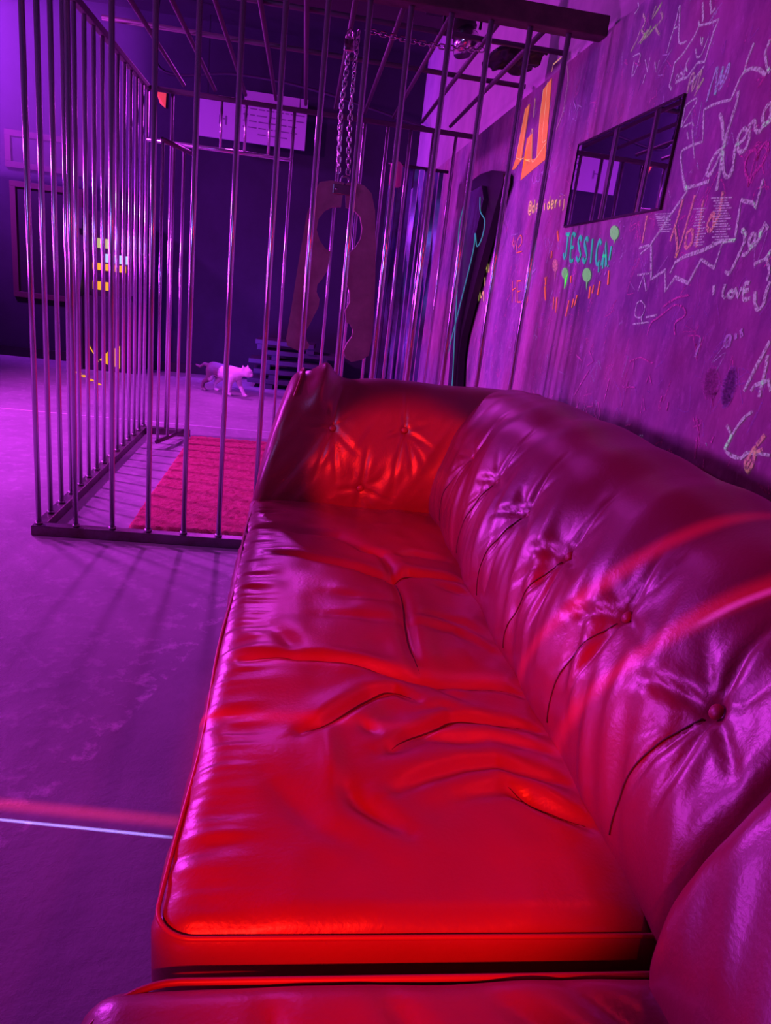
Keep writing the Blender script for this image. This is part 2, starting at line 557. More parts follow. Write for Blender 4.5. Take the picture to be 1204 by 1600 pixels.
structure(box('wall_near', (X0, Y0 - .1, 0), (X1, Y0, ZC), DARKWALL))
structure(box('ceiling', (X0 - .1, Y0 - .1, ZC), (X1 + .1, Y1 + .1, ZC + .1), CEIL), 'black ceiling above the cage')
wall_r = structure(box('wall_right', (X1, Y0, 0), (X1 + .1, Y1, ZC), UPPER), 'right wall, pale plaster above the chalk covered boarding')
board = box('chalk_boarding', (XW, Y0, 0), (X1, Y1, 2.155), chalk_wall(), wall_r)
board['label'] = 'dark boarding covered in chalk graffiti'
structure(box('baseboard_back', (X0, Y1 - .02, 0), (X1 - .04, Y1, 0.1), BLACK))

# chalk and paint on the boarding: flat strokes a hair proud of it
CH = {'white': (0.72, 0.90, 0.84), 'blue': (0.52, 0.72, 0.85), 'olive': (0.62, 0.70, 0.48), 'pink': (0.85, 0.45, 0.60),
      'peach': (0.90, 0.55, 0.40), 'haze': (0.62, 0.66, 0.80), 'smear': (0.60, 0.66, 0.80), 'pinksmear': (0.75, 0.50, 0.65), 'orange': (1.0, 0.36, 0.08),
      'yellow': (0.95, 0.85, 0.25), 'teal': (0.04, 0.80, 0.42), 'green': (0.22, 0.85, 0.22), 'red': (1.0, 0.22, 0.08)}
GLOW = {'orange': 0.30, 'yellow': 0.30, 'teal': 0.32, 'green': 0.40, 'red': 0.35, 'white': 0.13, 'blue': 0.12, 'olive': 0.13, 'peach': 0.14, 'haze': 0.06}  # glow put into the chalk and paint colours
def chalk_mat(cname, solid):
    name = 'chalk_' + cname
    if name in MATS: return MATS[name]
    m = bpy.data.materials.new(name); m.use_nodes = True
    nt = m.node_tree; b = nt.nodes['Principled BSDF']; out = nt.nodes['Material Output']
    b.inputs['Base Color'].default_value = (*CH[cname], 1); b.inputs['Roughness'].default_value = 0.9
    # emission added so the strokes keep their hue under the violet lamps
    b.inputs['Emission Color'].default_value = (*CH[cname], 1); b.inputs['Emission Strength'].default_value = GLOW.get(cname, 0.0)
    geo = nt.nodes.new('ShaderNodeNewGeometry'); n = nt.nodes.new('ShaderNodeTexNoise')
    n.inputs['Scale'].default_value = 130; n.inputs['Detail'].default_value = 3
    nt.links.new(geo.outputs['Position'], n.inputs['Vector'])
    mr = nt.nodes.new('ShaderNodeMapRange')
    mr.inputs[1].default_value = 0.25 if solid else 0.36; mr.inputs[2].default_value = 0.40 if solid else 0.56
    mr.inputs[3].default_value = 0.25 if solid else 0.12; mr.inputs[4].default_value = 0.95 if solid else (0.40 if 'smear' in cname else 0.85)
    nt.links.new(n.outputs['Fac'], mr.inputs[0])
    tr = nt.nodes.new('ShaderNodeBsdfTransparent'); mx = nt.nodes.new('ShaderNodeMixShader')
    nt.links.new(mr.outputs[0], mx.inputs[0]); nt.links.new(tr.outputs[0], mx.inputs[1]); nt.links.new(b.outputs[0], mx.inputs[2])
    nt.links.new(mx.outputs[0], out.inputs['Surface'])
    MATS[name] = m
    return m

GRAFFITI = [
    ('chalk_letter', 'white', 0.006, 0, '-0.597,1.938 -0.603,1.971 -0.615,2.009 -0.618,2.056 -0.636,2.018 -0.667,1.947 -0.717,1.936;-0.609,1.998 -0.636,1.995'),
    ('chalk_star_outline', 'white', 0.008, 0, '-0.684,1.82 -0.662,1.834 -0.666,1.857 -0.667,1.893 -0.719,1.909 -0.76,1.937 -0.776,1.958 -0.838,1.946 -0.884,1.942 -0.869,1.918 -0.862,1.881 -0.856,1.849 -0.817,1.857 -0.791,1.843 -0.77,1.831 -0.734,1.835 -0.699,1.834;-0.767,1.971 -0.776,1.958;-0.767,2.017 -0.793,1.963;-0.808,2.01 -0.832,1.971 -0.852,1.979;-0.86,1.839 -0.833,1.824 -0.794,1.809'),
    ('chalk_scribble', 'white', 0.005, 0, '-0.799,1.924 -0.812,1.903 -0.813,1.92 -0.82,1.897;-0.785,1.898 -0.803,1.874 -0.828,1.875 -0.847,1.913;-0.696,1.841 -0.703,1.855 -0.716,1.842 -0.724,1.856 -0.746,1.838 -0.742,1.861 -0.763,1.847 -0.745,1.869 -0.758,1.884'),
    ('chalk_star_outline', 'white', 0.009, 0, '-1.16,1.819 -1.152,1.794 -1.175,1.758 -1.193,1.744;-1.188,1.755 -1.175,1.743 -1.144,1.761 -1.11,1.772 -1.077,1.772 -1.064,1.762 -1.051,1.732 -1.042,1.717 -0.995,1.722 -0.948,1.723 -0.913,1.72 -0.922,1.693 -0.935,1.662 -0.945,1.636 -0.889,1.636 -0.835,1.631 -0.835,1.617 -0.861,1.575 -0.895,1.534 -0.915,1.513;-1.077,1.772 -1.078,1.798 -1.091,1.831'),
    ('chalk_scribble', 'blue', 0.009, 0, '-0.917,1.738 -0.92,1.769 -0.926,1.796 -0.934,1.817 -0.948,1.774 -0.954,1.748 -0.962,1.794 -0.966,1.809 -0.973,1.769 -0.993,1.811 -0.996,1.78 -0.969,1.753'),
    ('chalk_scribble', 'olive', 0.008, 0, '-0.792,1.785 -0.792,1.828 -0.811,1.829 -0.818,1.786 -0.84,1.822 -0.851,1.826 -0.844,1.786 -0.873,1.806 -0.839,1.769'),
    ('chalk_scribble', 'white', 0.005, 0, '-0.795,1.751 -0.818,1.758 -0.857,1.759 -0.857,1.744;-0.8,1.697 -0.824,1.718 -0.852,1.743;-0.815,1.695 -0.859,1.699 -0.875,1.687;-0.869,1.679 -0.92,1.598;-0.843,1.677 -0.86,1.656;-0.8,1.697 -0.798,1.729 -0.795,1.751'),
    ('chalk_lettering', 'white', 0.011, 0, '-1.003,1.692 -1.024,1.672 -1.05,1.628 -1.064,1.603 -1.063,1.634 -1.071,1.677 -1.076,1.705 -1.07,1.731;-1.062,1.601 -1.031,1.594 -1.013,1.571 -1.007,1.551 -1.025,1.544 -1.044,1.566 -1.059,1.596 -1.07,1.554 -1.078,1.499;-1.065,1.595 -1.084,1.553 -1.106,1.53 -1.127,1.53 -1.129,1.555 -1.119,1.595 -1.132,1.601 -1.153,1.611 -1.156,1.626 -1.138,1.633 -1.123,1.621 -1.126,1.602 -1.143,1.582 -1.166,1.582 -1.173,1.6 -1.169,1.624 -1.159,1.642;-1.168,1.642 -1.18,1.643 -1.192,1.623 -1.21,1.614 -1.218,1.623 -1.235,1.63 -1.24,1.644 -1.228,1.672 -1.209,1.658 -1.213,1.639 -1.228,1.627 -1.251,1.635'),
    ('chalk_heart', 'pink', 0.008, 0, '-1.23,1.549 -1.225,1.565 -1.208,1.576 -1.187,1.568 -1.184,1.548 -1.192,1.53 -1.214,1.509 -1.218,1.494 -1.226,1.516 -1.247,1.531 -1.265,1.555 -1.261,1.578 -1.247,1.584 -1.23,1.57 -1.23,1.549'),
    ('chalk_scribble', 'olive', 0.008, 0, '-0.443,2.108 -0.433,2.078 -0.485,2.105 -0.448,2.08;-0.49,2.077 -0.513,2.054 -0.477,2.039 -0.516,2.008;-0.347,2.114 -0.379,2.084 -0.362,2.065 -0.401,2.04;-0.355,2.025 -0.413,2.05 -0.374,2.023 -0.436,2.054 -0.398,2.027 -0.473,2.046 -0.422,2.031;-0.303,2.017 -0.338,2.04 -0.352,2.068'),
    ('chalk_scribble', 'white', 0.005, 0, '-0.333,1.995 -0.392,1.987 -0.383,1.951 -0.357,1.929 -0.35,1.981;-0.441,1.958 -0.48,1.914 -0.476,1.956;-0.522,1.931 -0.546,1.898 -0.554,1.929;-0.46,1.884 -0.465,1.911;-0.272,2.136 -0.303,2.148 -0.284,2.167'),
    ('chalk_star_outline', 'white', 0.01, 0, '-0.899,1.537 -0.921,1.514 -0.88,1.482 -0.847,1.452 -0.813,1.421 -0.766,1.383 -0.818,1.278 -0.894,1.304 -0.923,1.245 -0.963,1.284 -1.043,1.269 -1.082,1.33 -1.156,1.307 -1.166,1.367 -1.221,1.372 -1.159,1.372 -1.081,1.353 -0.993,1.34 -0.943,1.325 -0.928,1.295;-0.905,1.524 -0.97,1.524 -1.029,1.528'),
    ('chalk_star_outline', 'white', 0.009, 0, '-1.275,1.504 -1.274,1.439 -1.259,1.453 -1.204,1.465 -1.208,1.439 -1.218,1.379'),
    ('chalk_lettering', 'peach', 0.011, 0, '-0.886,1.384 -0.899,1.443 -0.908,1.495;-0.897,1.421 -0.933,1.371 -0.943,1.339 -0.958,1.412 -0.971,1.499;-0.979,1.37 -0.975,1.401 -0.999,1.408 -1.012,1.379 -0.994,1.361 -0.979,1.37;-1.041,1.362 -1.035,1.408 -1.02,1.484;-1.089,1.4 -1.072,1.416 -1.088,1.444 -1.104,1.409 -1.089,1.4;-1.104,1.409 -1.12,1.437 -1.111,1.495;-0.697,1.468 -0.703,1.386'),
    ('chalk_hatching', 'white', 0.003, 0, '-1.06,1.483 -1.161,1.475;-1.075,1.475 -1.143,1.47;-1.09,1.468 -1.152,1.463;-1.08,1.462 -1.161,1.457;-1.095,1.455 -1.171,1.45;-1.085,1.449 -1.152,1.445;-1.1,1.442 -1.162,1.438;-1.091,1.436 -1.171,1.432;-1.105,1.429 -1.18,1.425;-1.096,1.423 -1.162,1.42;-1.11,1.416 -1.172,1.413;-1.101,1.41 -1.181,1.407;-1.116,1.403 -1.19,1.4;-1.106,1.397 -1.172,1.395;-1.121,1.39 -1.181,1.388;-1.111,1.384 -1.191,1.382;-1.126,1.377 -1.2,1.375;-1.116,1.371 -1.209,1.369;-0.978,1.463 -1.046,1.459;-1,1.454 -1.04,1.453;-1,1.447 -1.034,1.446;-1,1.44 -1.049,1.438;-1.001,1.433 -1.043,1.432;-1.001,1.425 -1.058,1.424;-1.001,1.418 -1.052,1.417;-1.023,1.41 -1.067,1.409;-1.023,1.403 -1.061,1.403;-1.023,1.395 -1.076,1.395;-1.024,1.388 -1.07,1.388;-1.024,1.381 -1.064,1.381;-1.024,1.374 -1.079,1.374;-1.024,1.367 -1.073,1.367;-0.751,1.467 -0.861,1.461;-0.759,1.46 -0.852,1.455;-0.766,1.454 -0.844,1.45;-0.773,1.447 -0.861,1.443;-0.78,1.44 -0.853,1.437;-0.787,1.434 -0.869,1.43;-0.794,1.427 -0.861,1.425;-0.801,1.42 -0.878,1.418;-0.808,1.414 -0.87,1.412'),
    ('chalk_lettering', 'white', 0.01, 0, '-1.267,1.381 -1.24,1.396 -1.263,1.372 -1.257,1.35 -1.246,1.318 -1.231,1.294 -1.211,1.299;-1.267,1.336 -1.286,1.34 -1.304,1.37 -1.29,1.384 -1.282,1.367 -1.296,1.353 -1.32,1.37 -1.314,1.392;-1.318,1.374 -1.328,1.404 -1.345,1.39'),
    ('chalk_arrow', 'white', 0.009, 0, '-1.326,1.314 -1.363,1.324 -1.377,1.344;-1.376,1.341 -1.371,1.324 -1.392,1.298 -1.392,1.276'),
    ('chalk_lettering', 'white', 0.01, 0, '-1.225,1.268 -1.224,1.242 -1.241,1.234;-1.258,1.254 -1.25,1.242 -1.267,1.236 -1.274,1.248 -1.258,1.254;-1.273,1.259 -1.295,1.239 -1.301,1.262;-1.327,1.271 -1.31,1.269 -1.318,1.235 -1.346,1.238;-1.313,1.253 -1.332,1.256;-1.357,1.254 -1.369,1.227 -1.386,1.214 -1.401,1.224 -1.4,1.25 -1.405,1.276;-1.176,1.265 -1.183,1.241'),
    ('chalk_arrow', 'white', 0.007, 0, '-0.747,1.242 -0.761,1.29 -0.802,1.243;-0.719,1.29 -0.799,1.296;-0.706,1.353 -0.769,1.378;-0.689,1.372 -0.755,1.378'),
    ('chalk_figure', 'white', 0.005, 0, '-0.758,1.206 -0.762,1.169 -0.806,1.166 -0.818,1.196 -0.783,1.213 -0.758,1.206;-0.761,1.142 -0.866,1.154;-0.806,1.166 -0.821,1.149;-0.839,1.167 -0.906,1.177'),
    ('chalk_flower', 'pink', 0.006, 0, '-0.871,1.116 -0.88,1.152 -0.921,1.172 -0.97,1.197 -0.999,1.209 -1.046,1.205 -1.067,1.185 -1.022,1.161 -1.038,1.129;-0.932,1.201 -0.971,1.219 -1.011,1.231 -1.063,1.238'),
    ('chalk_smear', 'smear', 0.016, 0, '-1.341,1.074 -1.361,1.073 -1.335,1.066 -1.367,1.067 -1.331,1.059 -1.37,1.061 -1.328,1.052 -1.373,1.054 -1.327,1.045 -1.375,1.048 -1.326,1.038 -1.377,1.042 -1.326,1.031 -1.378,1.035 -1.326,1.024 -1.378,1.028 -1.327,1.017 -1.378,1.022 -1.329,1.01 -1.377,1.015 -1.331,1.004 -1.376,1.008 -1.334,0.997 -1.374,1.001 -1.338,0.991 -1.37,0.993 -1.344,0.985 -1.364,0.985'),
    ('chalk_smear', 'pinksmear', 0.014, 0, '-1.253,1.063 -1.285,1.063 -1.241,1.054 -1.295,1.056 -1.236,1.045 -1.301,1.049 -1.234,1.036 -1.306,1.042 -1.234,1.028 -1.309,1.034 -1.236,1.02 -1.31,1.027 -1.239,1.012 -1.31,1.019 -1.243,1.004 -1.308,1.01 -1.25,0.997 -1.304,1.002 -1.261,0.991 -1.293,0.992'),
    ('chalk_lettering', 'haze', 0.01, 0, '-1.289,1.119 -1.291,1.144 -1.308,1.145 -1.308,1.126 -1.291,1.122;-1.325,1.156 -1.331,1.142;-1.341,1.166 -1.353,1.148;-1.168,1.082 -1.174,1.114 -1.174,1.134'),
    ('chalk_letter', 'white', 0.009, 0, '-1.415,1.029 -1.434,1.083 -1.461,1.148;-1.476,1.025 -1.472,1.083 -1.467,1.118;-1.441,1.033 -1.45,1.048 -1.488,1.063;-1.49,1.067 -1.511,1.044'),
    ('chalk_anchor', 'white', 0.009, 0, '-1.384,0.942 -1.41,0.923 -1.409,0.908 -1.401,0.886 -1.431,0.878 -1.471,0.881 -1.487,0.897 -1.522,0.905 -1.567,0.911;-1.401,0.886 -1.412,0.918 -1.439,0.967 -1.468,0.991'),
    ('chalk_anchor', 'peach', 0.01, 0, '-1.505,0.858 -1.49,0.874 -1.498,0.89 -1.51,0.916 -1.518,0.881 -1.507,0.854;-1.507,0.887 -1.501,0.867;-1.514,0.922 -1.532,0.949;-1.515,0.904 -1.538,0.918'),
    ('chalk_lettering', 'pink', 0.005, 0, '-1.229,0.932 -1.245,0.919 -1.245,0.94;-1.24,0.908 -1.275,0.92;-1.25,0.931 -1.268,0.903;-1.291,0.801 -1.349,0.814;-1.308,0.827 -1.32,0.793;-1.326,0.842 -1.343,0.794;-1.338,0.887 -1.342,0.908;-1.27,0.887 -1.275,0.867 -1.286,0.832;-1.131,0.816 -1.154,0.828 -1.168,0.823'),
    ('chalk_lettering', 'pink', 0.006, 0, '-0.395,0.856 -0.448,0.92 -0.488,0.964;-0.443,0.807 -0.448,0.84;-0.514,0.796 -0.514,0.836 -0.545,0.818;-0.533,0.839 -0.589,0.849 -0.572,0.861;-0.609,0.829 -0.617,0.869 -0.652,0.837 -0.646,0.814 -0.609,0.829;-0.669,0.877 -0.668,0.914 -0.672,0.958;-0.453,1.029 -0.511,0.997 -0.461,0.976;-0.339,1.002 -0.413,0.986'),
    ('chalk_lettering', 'pink', 0.006, 0, '-0.781,0.945 -0.869,0.958;-0.81,0.936 -0.809,0.97;-0.94,0.89 -0.93,0.941 -0.964,0.901;-0.803,0.886 -0.801,0.907;-0.932,0.98 -0.94,1.007 -0.968,0.979;-1.087,0.923 -1.088,0.948;-1.041,0.94 -1.044,0.959;-0.859,0.792 -0.862,0.835 -0.896,0.845;-1.127,0.814 -1.158,0.828;-0.795,1.029 -0.861,1.049 -0.951,1.04;-0.573,1.063 -0.583,1.078;-0.829,0.993 -0.825,1.032'),
    ('chalk_curl', 'white', 0.006, 0, '-1.468,0.775 -1.463,0.787 -1.481,0.797 -1.505,0.792 -1.513,0.776'),
    ('chalk_face', 'pink', 0.006, 0, '0.098,0.806 0.04,0.786 -0.007,0.757;0.068,0.782 -0.028,0.797;0.027,0.817 -0.03,0.77'),
    ('paint_lettering', 'orange', 0.0, 1, '0.961,2.093 0.891,2.101 0.882,1.847 0.978,1.818 1.039,1.82 0.999,1.874'),
    ('paint_lettering', 'orange', 0.0, 1, '0.691,2.121 0.584,2.143 0.501,1.867 0.478,1.791 0.656,1.771 0.84,1.746 0.803,1.836 0.835,1.881 0.839,1.937 0.758,1.947 0.696,1.821 0.624,1.819 0.684,2.016'),
    ('paint_lettering', 'yellow', 0.005, 0, '0.961,2.093 0.999,1.874 0.882,1.847;0.915,2.106 0.909,1.851 0.847,1.851;0.835,1.881 0.795,1.937 0.768,1.964 0.696,1.821 0.624,1.819 0.501,1.867;0.691,2.121 0.67,2.006 0.618,1.818;0.811,2.109 0.787,2.021;0.643,2.139 0.61,2.024 0.575,1.886 0.508,1.879;0.725,1.818 0.81,1.837 0.73,1.826'),
    ('chalk_stroke', 'yellow', 0.006, 0, '0.6,2.172 0.595,2.199 0.487,2.201'),
    ('chalk_stroke', 'olive', 0.006, 0, '0.392,2.149 0.34,2.084 0.334,2.023 0.337,1.95 0.407,1.88'),
    ('chalk_lettering', 'haze', 0.005, 0, '0.606,1.756 0.636,1.736 0.604,1.706 0.566,1.709 0.577,1.729;0.572,1.744 0.554,1.711 0.511,1.707 0.524,1.738;0.504,1.739 0.451,1.743;0.48,1.741 0.462,1.701;0.444,1.775 0.406,1.784 0.374,1.762 0.395,1.743 0.386,1.728;0.377,1.713 0.371,1.701;0.243,1.971 0.238,1.924;0.212,1.971 0.163,1.935 0.189,1.928;0.127,1.96 0.141,1.931 0.157,1.925;0.149,1.945 0.102,1.93'),
    ('paint_lettering', 'yellow', 0.008, 0, '0.579,1.586 0.587,1.581 0.6,1.586 0.606,1.603 0.599,1.611 0.585,1.602 0.578,1.583 0.569,1.586 0.57,1.602 0.587,1.621 0.609,1.625 0.618,1.609 0.608,1.581 0.587,1.567 0.567,1.57;0.519,1.585 0.524,1.572 0.54,1.575 0.552,1.591 0.546,1.602 0.523,1.596;0.533,1.628 0.514,1.572;0.492,1.587 0.461,1.589 0.474,1.603 0.488,1.603 0.492,1.587 0.476,1.571 0.457,1.576;0.412,1.599 0.428,1.604 0.436,1.594 0.41,1.581 0.41,1.569 0.43,1.573;0.372,1.598 0.36,1.568;0.377,1.611 0.377,1.614;0.3,1.581 0.304,1.569 0.318,1.572 0.328,1.587 0.323,1.597 0.304,1.592;0.313,1.622 0.295,1.569;0.276,1.584 0.249,1.586 0.26,1.598 0.273,1.598 0.276,1.584 0.262,1.568 0.244,1.573;0.227,1.597 0.216,1.566;0.223,1.585 0.215,1.597 0.206,1.595;0.17,1.594 0.16,1.566;0.174,1.606 0.175,1.609;0.115,1.593 0.105,1.555 0.114,1.548;0.12,1.605 0.12,1.608'),
    ('paint_lettering', 'teal', 0.013, 0, '0.02,1.451 -0.027,1.446;-0.007,1.448 -0.025,1.374 -0.013,1.356 0.006,1.376;-0.096,1.438 -0.058,1.443 -0.084,1.35 -0.122,1.347;-0.071,1.397 -0.1,1.394;-0.173,1.417 -0.151,1.432 -0.137,1.416 -0.163,1.388 -0.188,1.364 -0.176,1.343 -0.148,1.358;-0.242,1.41 -0.221,1.424 -0.208,1.409 -0.233,1.381 -0.257,1.357 -0.246,1.337 -0.219,1.352;-0.282,1.418 -0.307,1.332;-0.374,1.395 -0.352,1.41 -0.343,1.378 -0.356,1.34 -0.376,1.327 -0.39,1.337;-0.414,1.323 -0.413,1.403 -0.457,1.32;-0.412,1.356 -0.44,1.353'),
    ('paint_lettering', 'teal', 0.01, 0, '-0.469,1.386 -0.475,1.34;-0.475,1.323 -0.475,1.317;-0.418,1.353 -0.431,1.312;-0.384,1.342 -0.399,1.3'),
    ('paint_drop', 'green', 0, 1, '-0.479,1.405 -0.461,1.41 -0.445,1.419 -0.435,1.43 -0.432,1.441 -0.438,1.449 -0.451,1.453 -0.469,1.452 -0.487,1.446 -0.502,1.437 -0.51,1.426 -0.511,1.416 -0.503,1.408 -0.491,1.405 -0.488,1.39'),
    ('paint_drop', 'green', 0, 1, '-0.3,1.266 -0.28,1.27 -0.261,1.279 -0.249,1.29 -0.247,1.301 -0.255,1.311 -0.27,1.315 -0.291,1.315 -0.311,1.31 -0.328,1.301 -0.337,1.29 -0.337,1.279 -0.328,1.27 -0.314,1.266 -0.318,1.235'),
    ('paint_drop', 'green', 0, 1, '-0.059,1.276 -0.042,1.28 -0.025,1.288 -0.016,1.297 -0.015,1.307 -0.021,1.315 -0.033,1.319 -0.05,1.319 -0.066,1.315 -0.081,1.307 -0.09,1.297 -0.091,1.288 -0.083,1.28 -0.071,1.276 -0.081,1.236'),
    ('paint_drop', 'peach', 0, 1, '0.075,1.305 0.091,1.31 0.107,1.318 0.118,1.33 0.122,1.341 0.116,1.35 0.105,1.355 0.087,1.355 0.071,1.35 0.055,1.34 0.047,1.329 0.045,1.318 0.051,1.31 0.061,1.305 0.051,1.262'),
    ('paint_drips', 'red', 0.01, 0, '0.171,1.284 0.172,1.251;0.167,1.244 0.13,1.186;0.029,1.203 0.011,1.154;-0.01,1.204 -0.027,1.142;-0.129,1.288 -0.139,1.261;-0.489,1.305 -0.505,1.259;-0.429,1.27 -0.431,1.222;-0.349,1.251 -0.358,1.208;-0.379,1.257 -0.379,1.227;0.16,1.389 0.151,1.36;0.133,1.468 0.097,1.428;-0.159,1.195 -0.153,1.134;-0.204,1.203 -0.202,1.17;-0.234,1.217 -0.227,1.178'),
    ('paint_dots', 'haze', 0.008, 0, '-0.541,1.447 -0.543,1.443;-0.54,1.409 -0.542,1.405;-0.502,1.365 -0.504,1.361;-0.518,1.334 -0.52,1.33;-0.502,1.464 -0.504,1.46;-0.469,1.3 -0.458,1.291;-0.422,1.3 -0.414,1.291;-0.35,1.312 -0.353,1.307;-0.199,1.229 -0.201,1.225;-0.19,1.333 -0.193,1.328;-0.03,1.226 -0.034,1.219;-0.087,1.328 -0.097,1.324'),
    ('chalk_letter', 'haze', 0.007, 0, '0.397,1.233 0.393,1.296 0.371,1.349;0.393,1.296 0.34,1.318;0.384,1.326 0.361,1.218'),
    ('paint_lettering', 'red', 0.006, 0, '0.79,1.442 0.748,1.415 0.761,1.457;0.704,1.405 0.719,1.456 0.671,1.478 0.636,1.444 0.683,1.421;0.801,1.434 0.794,1.476;0.699,1.397 0.611,1.402;0.688,1.262 0.636,1.161;0.662,1.22 0.614,1.23;0.627,1.267 0.574,1.164;0.603,1.263 0.544,1.265;0.574,1.214 0.525,1.218;0.544,1.165 0.487,1.168;0.603,1.263 0.544,1.165;0.425,1.232 0.457,1.192 0.435,1.144 0.388,1.17 0.402,1.217 0.425,1.232'),
    ('paint_lettering', 'yellow', 0.013, 0, '1.363,1.298 1.344,1.363 1.309,1.372 1.246,1.307;1.361,1.326 1.273,1.33;1.236,1.352 1.207,1.307;1.348,1.145 1.358,1.193 1.297,1.165 1.27,1.199 1.224,1.149;1.289,1.279 1.25,1.232'),
    ('paint_drips', 'red', 0.007, 0, '1.43,1.269 1.439,1.249 1.385,1.221;1.076,1.279 1.066,1.235 1.073,1.217;0.189,1.281 0.162,1.253 0.176,1.239 0.133,1.191;0.444,1.112 0.451,1.1'),
    ('chalk_lettering', 'haze', 0.005, 0, '0.81,1.452 0.759,1.418 0.742,1.442;0.703,1.4 0.706,1.456 0.656,1.469 0.647,1.43;0.847,1.487 0.726,1.488'),
]


def ribbon(pts, w, x, smooth=True):
    P = [Vector((p[0], p[1])) for p in pts]
    if smooth and len(P) > 3: P = [Vector((q.x, q.y)) for q in catmull([(a.x, a.y, 0) for a in P], 4)]
    V, F = [], []
    N = len(P)
    for i in range(N):
        a, b = P[max(i - 1, 0)], P[min(i + 1, N - 1)]
        t = (b - a)
        t = t.normalized() if t.length > 1e-6 else Vector((1, 0))
        nrm = Vector((-t.y, t.x))
        ww = w * 0.5 * (0.75 + 0.5 * random.random())
        V += [(x, P[i].x + nrm.x * ww, P[i].y + nrm.y * ww), (x, P[i].x - nrm.x * ww, P[i].y - nrm.y * ww)]
    for i in range(N - 1):
        F.append((2 * i, 2 * i + 1, 2 * i + 3, 2 * i + 2))
    return V, F

for gi, (gname, gcol, gw, gfill, gdata) in enumerate(GRAFFITI):
    x = XW - 0.0012 - 0.00005 * gi
    strokes = [[tuple(float(v) for v in q.split(',')) for q in s.split()] for s in gdata.split(';')]
    if gfill:
        V, F = [], []
        bm = bmesh.new()
        for s in strokes:
            f = bm.faces.new([bm.verts.new((x, a, b)) for a, b in s])
        bmesh.ops.triangulate(bm, faces=bm.faces[:])
        bm_obj(gname, bm, chalk_mat(gcol, True), wall_r)
    else:
        V, F = merge([ribbon(s, gw, x, not any(k in gname for k in ('star', 'arrow', 'drips', 'hatch'))) for s in strokes if len(s) > 1])
        mesh_obj(gname, V, F, chalk_mat(gcol, 'paint' in gname), wall_r)

# countless faint old chalk marks between the drawings
rnd = random.Random(21)
for cname, count, wd in (('pink', 230, 0.0035), ('smear', 260, 0.004), ('haze', 90, 0.003)):
    parts_ = []
    for k in range(count):
        y, z = rnd.uniform(-1.75, 1.3), rnd.uniform(0.8, 2.1)
        if -0.80 < y < 0.06 and 1.45 < z < 1.81: continue
        n_ = rnd.randint(2, 5); sc = rnd.uniform(0.012, 0.05)
        pts = [(y + rnd.uniform(-sc, sc), z + rnd.uniform(-sc, sc) * 1.3) for _ in range(n_)]
        parts_.append(ribbon(pts, wd, XW - 0.0008))
    V, F = merge(parts_)
    o = mesh_obj('old_chalk_marks', V, F, chalk_mat(cname, False), wall_r); o['kind'] = 'stuff'

# mirror let into the boarding
MIRR = mat('mirror_glass', (0.82, 0.80, 0.84), 0.015, metal=1.0)
mir = empty('mirror', (XW, -0.37, 1.48))
mg = box('mirror_glass', (-0.006, -0.414, 0.002), (-0.001, 0.414, 0.300), MIRR, mir)
for lo, hi in (((-0.009, -0.418, -0.004), (-0.0005, 0.418, 0.002)), ((-0.009, -0.418, 0.300), (-0.0005, 0.418, 0.306)),
               ((-0.009, -0.418, 0.002), (-0.0005, -0.414, 0.300)), ((-0.009, 0.414, 0.002), (-0.0005, 0.418, 0.300))):
    box('mirror_edge', lo, hi, BLACK, mir)
tag(mir, 'wide rectangular mirror set into the chalk wall, reflecting bars', 'mirror')

# ================================================================ the cage
S = 0.1489
CW, CD, ZB, ZT = 14 * S, 14 * S, 0.045, 2.135
RB = 0.0108
cage = empty('steel_cage', (0, 0, 0))
tag(cage, 'tall walk-in cage of chrome bars standing against the chalk wall', 'cage')
def bar_mesh(h, r=RB, n=12):
    return tube_data([(0, 0, 0), (0, 0, h)], r, n)
v, f = bar_mesh(ZT - ZB)
bar0 = mesh_obj('bar', v, f, CHROME, cage, smooth=True)
bar0.location = (0, 0, ZB)
for i in range(1, 14): share(bar0, (i * S, 0, ZB), cage)
for j in range(1, 15): share(bar0, (0, j * S, ZB), cage)
for i in list(range(1, 3)) + list(range(6, 14)): share(bar0, (i * S, CD, ZB), cage)
ZTR = 1.86
v, f = bar_mesh(ZT - ZTR, RB * 0.8, 10)
tb = None
for i in range(3, 6):
    if tb is None:
        tb = mesh_obj('transom_bar', v, f, CHROME, cage, smooth=True); tb.location = (i * S, CD, ZTR)
    else: share(tb, (i * S, CD, ZTR), cage)
tube('door_lintel', [(0.0, CD, ZTR), (6 * S, CD, ZTR)], 0.013, CHROME, cage, 10)
# weld collars at the foot of the front and left bars
v, f = tube_data([(0, 0, 0), (0, 0, 0.012)], RB * 1.45, 10)
col0 = mesh_obj('weld_collar', v, f, STEEL, cage, smooth=True); col0.location = (0, 0, ZB)
for i in range(1, 14): share(col0, (i * S, 0, ZB), cage)
for j in range(1, 15): share(col0, (0, j * S, ZB), cage)
box('bottom_rail', (-0.025, -0.025, 0.0), (CW, 0.025, ZB), RAIL, cage, 0.004)
box('bottom_rail', (-0.025, 0.025, 0.0), (0.025, CD + 0.025, ZB), RAIL, cage, 0.004)
box('bottom_rail', (6 * S - .02, CD - 0.025, 0.0), (CW, CD + 0.025, ZB), RAIL, cage, 0.004)
box('bottom_rail', (0.025, CD - 0.025, 0.0), (2 * S + .02, CD + 0.025, ZB), RAIL, cage, 0.004)
box('top_beam', (-0.04, -0.04, ZT), (XW, 0.04, ZT + 0.068), BEAM, cage, 0.005)
box('top_rail', (-0.016, 0.04, ZT), (0.016, CD + .016, ZT + 0.032), ROOFBAR, cage, 0.004)
box('top_rail', (0.016, CD - .014, ZT), (XW, CD + .014, ZT + 0.028), ROOFBAR, cage, 0.004)
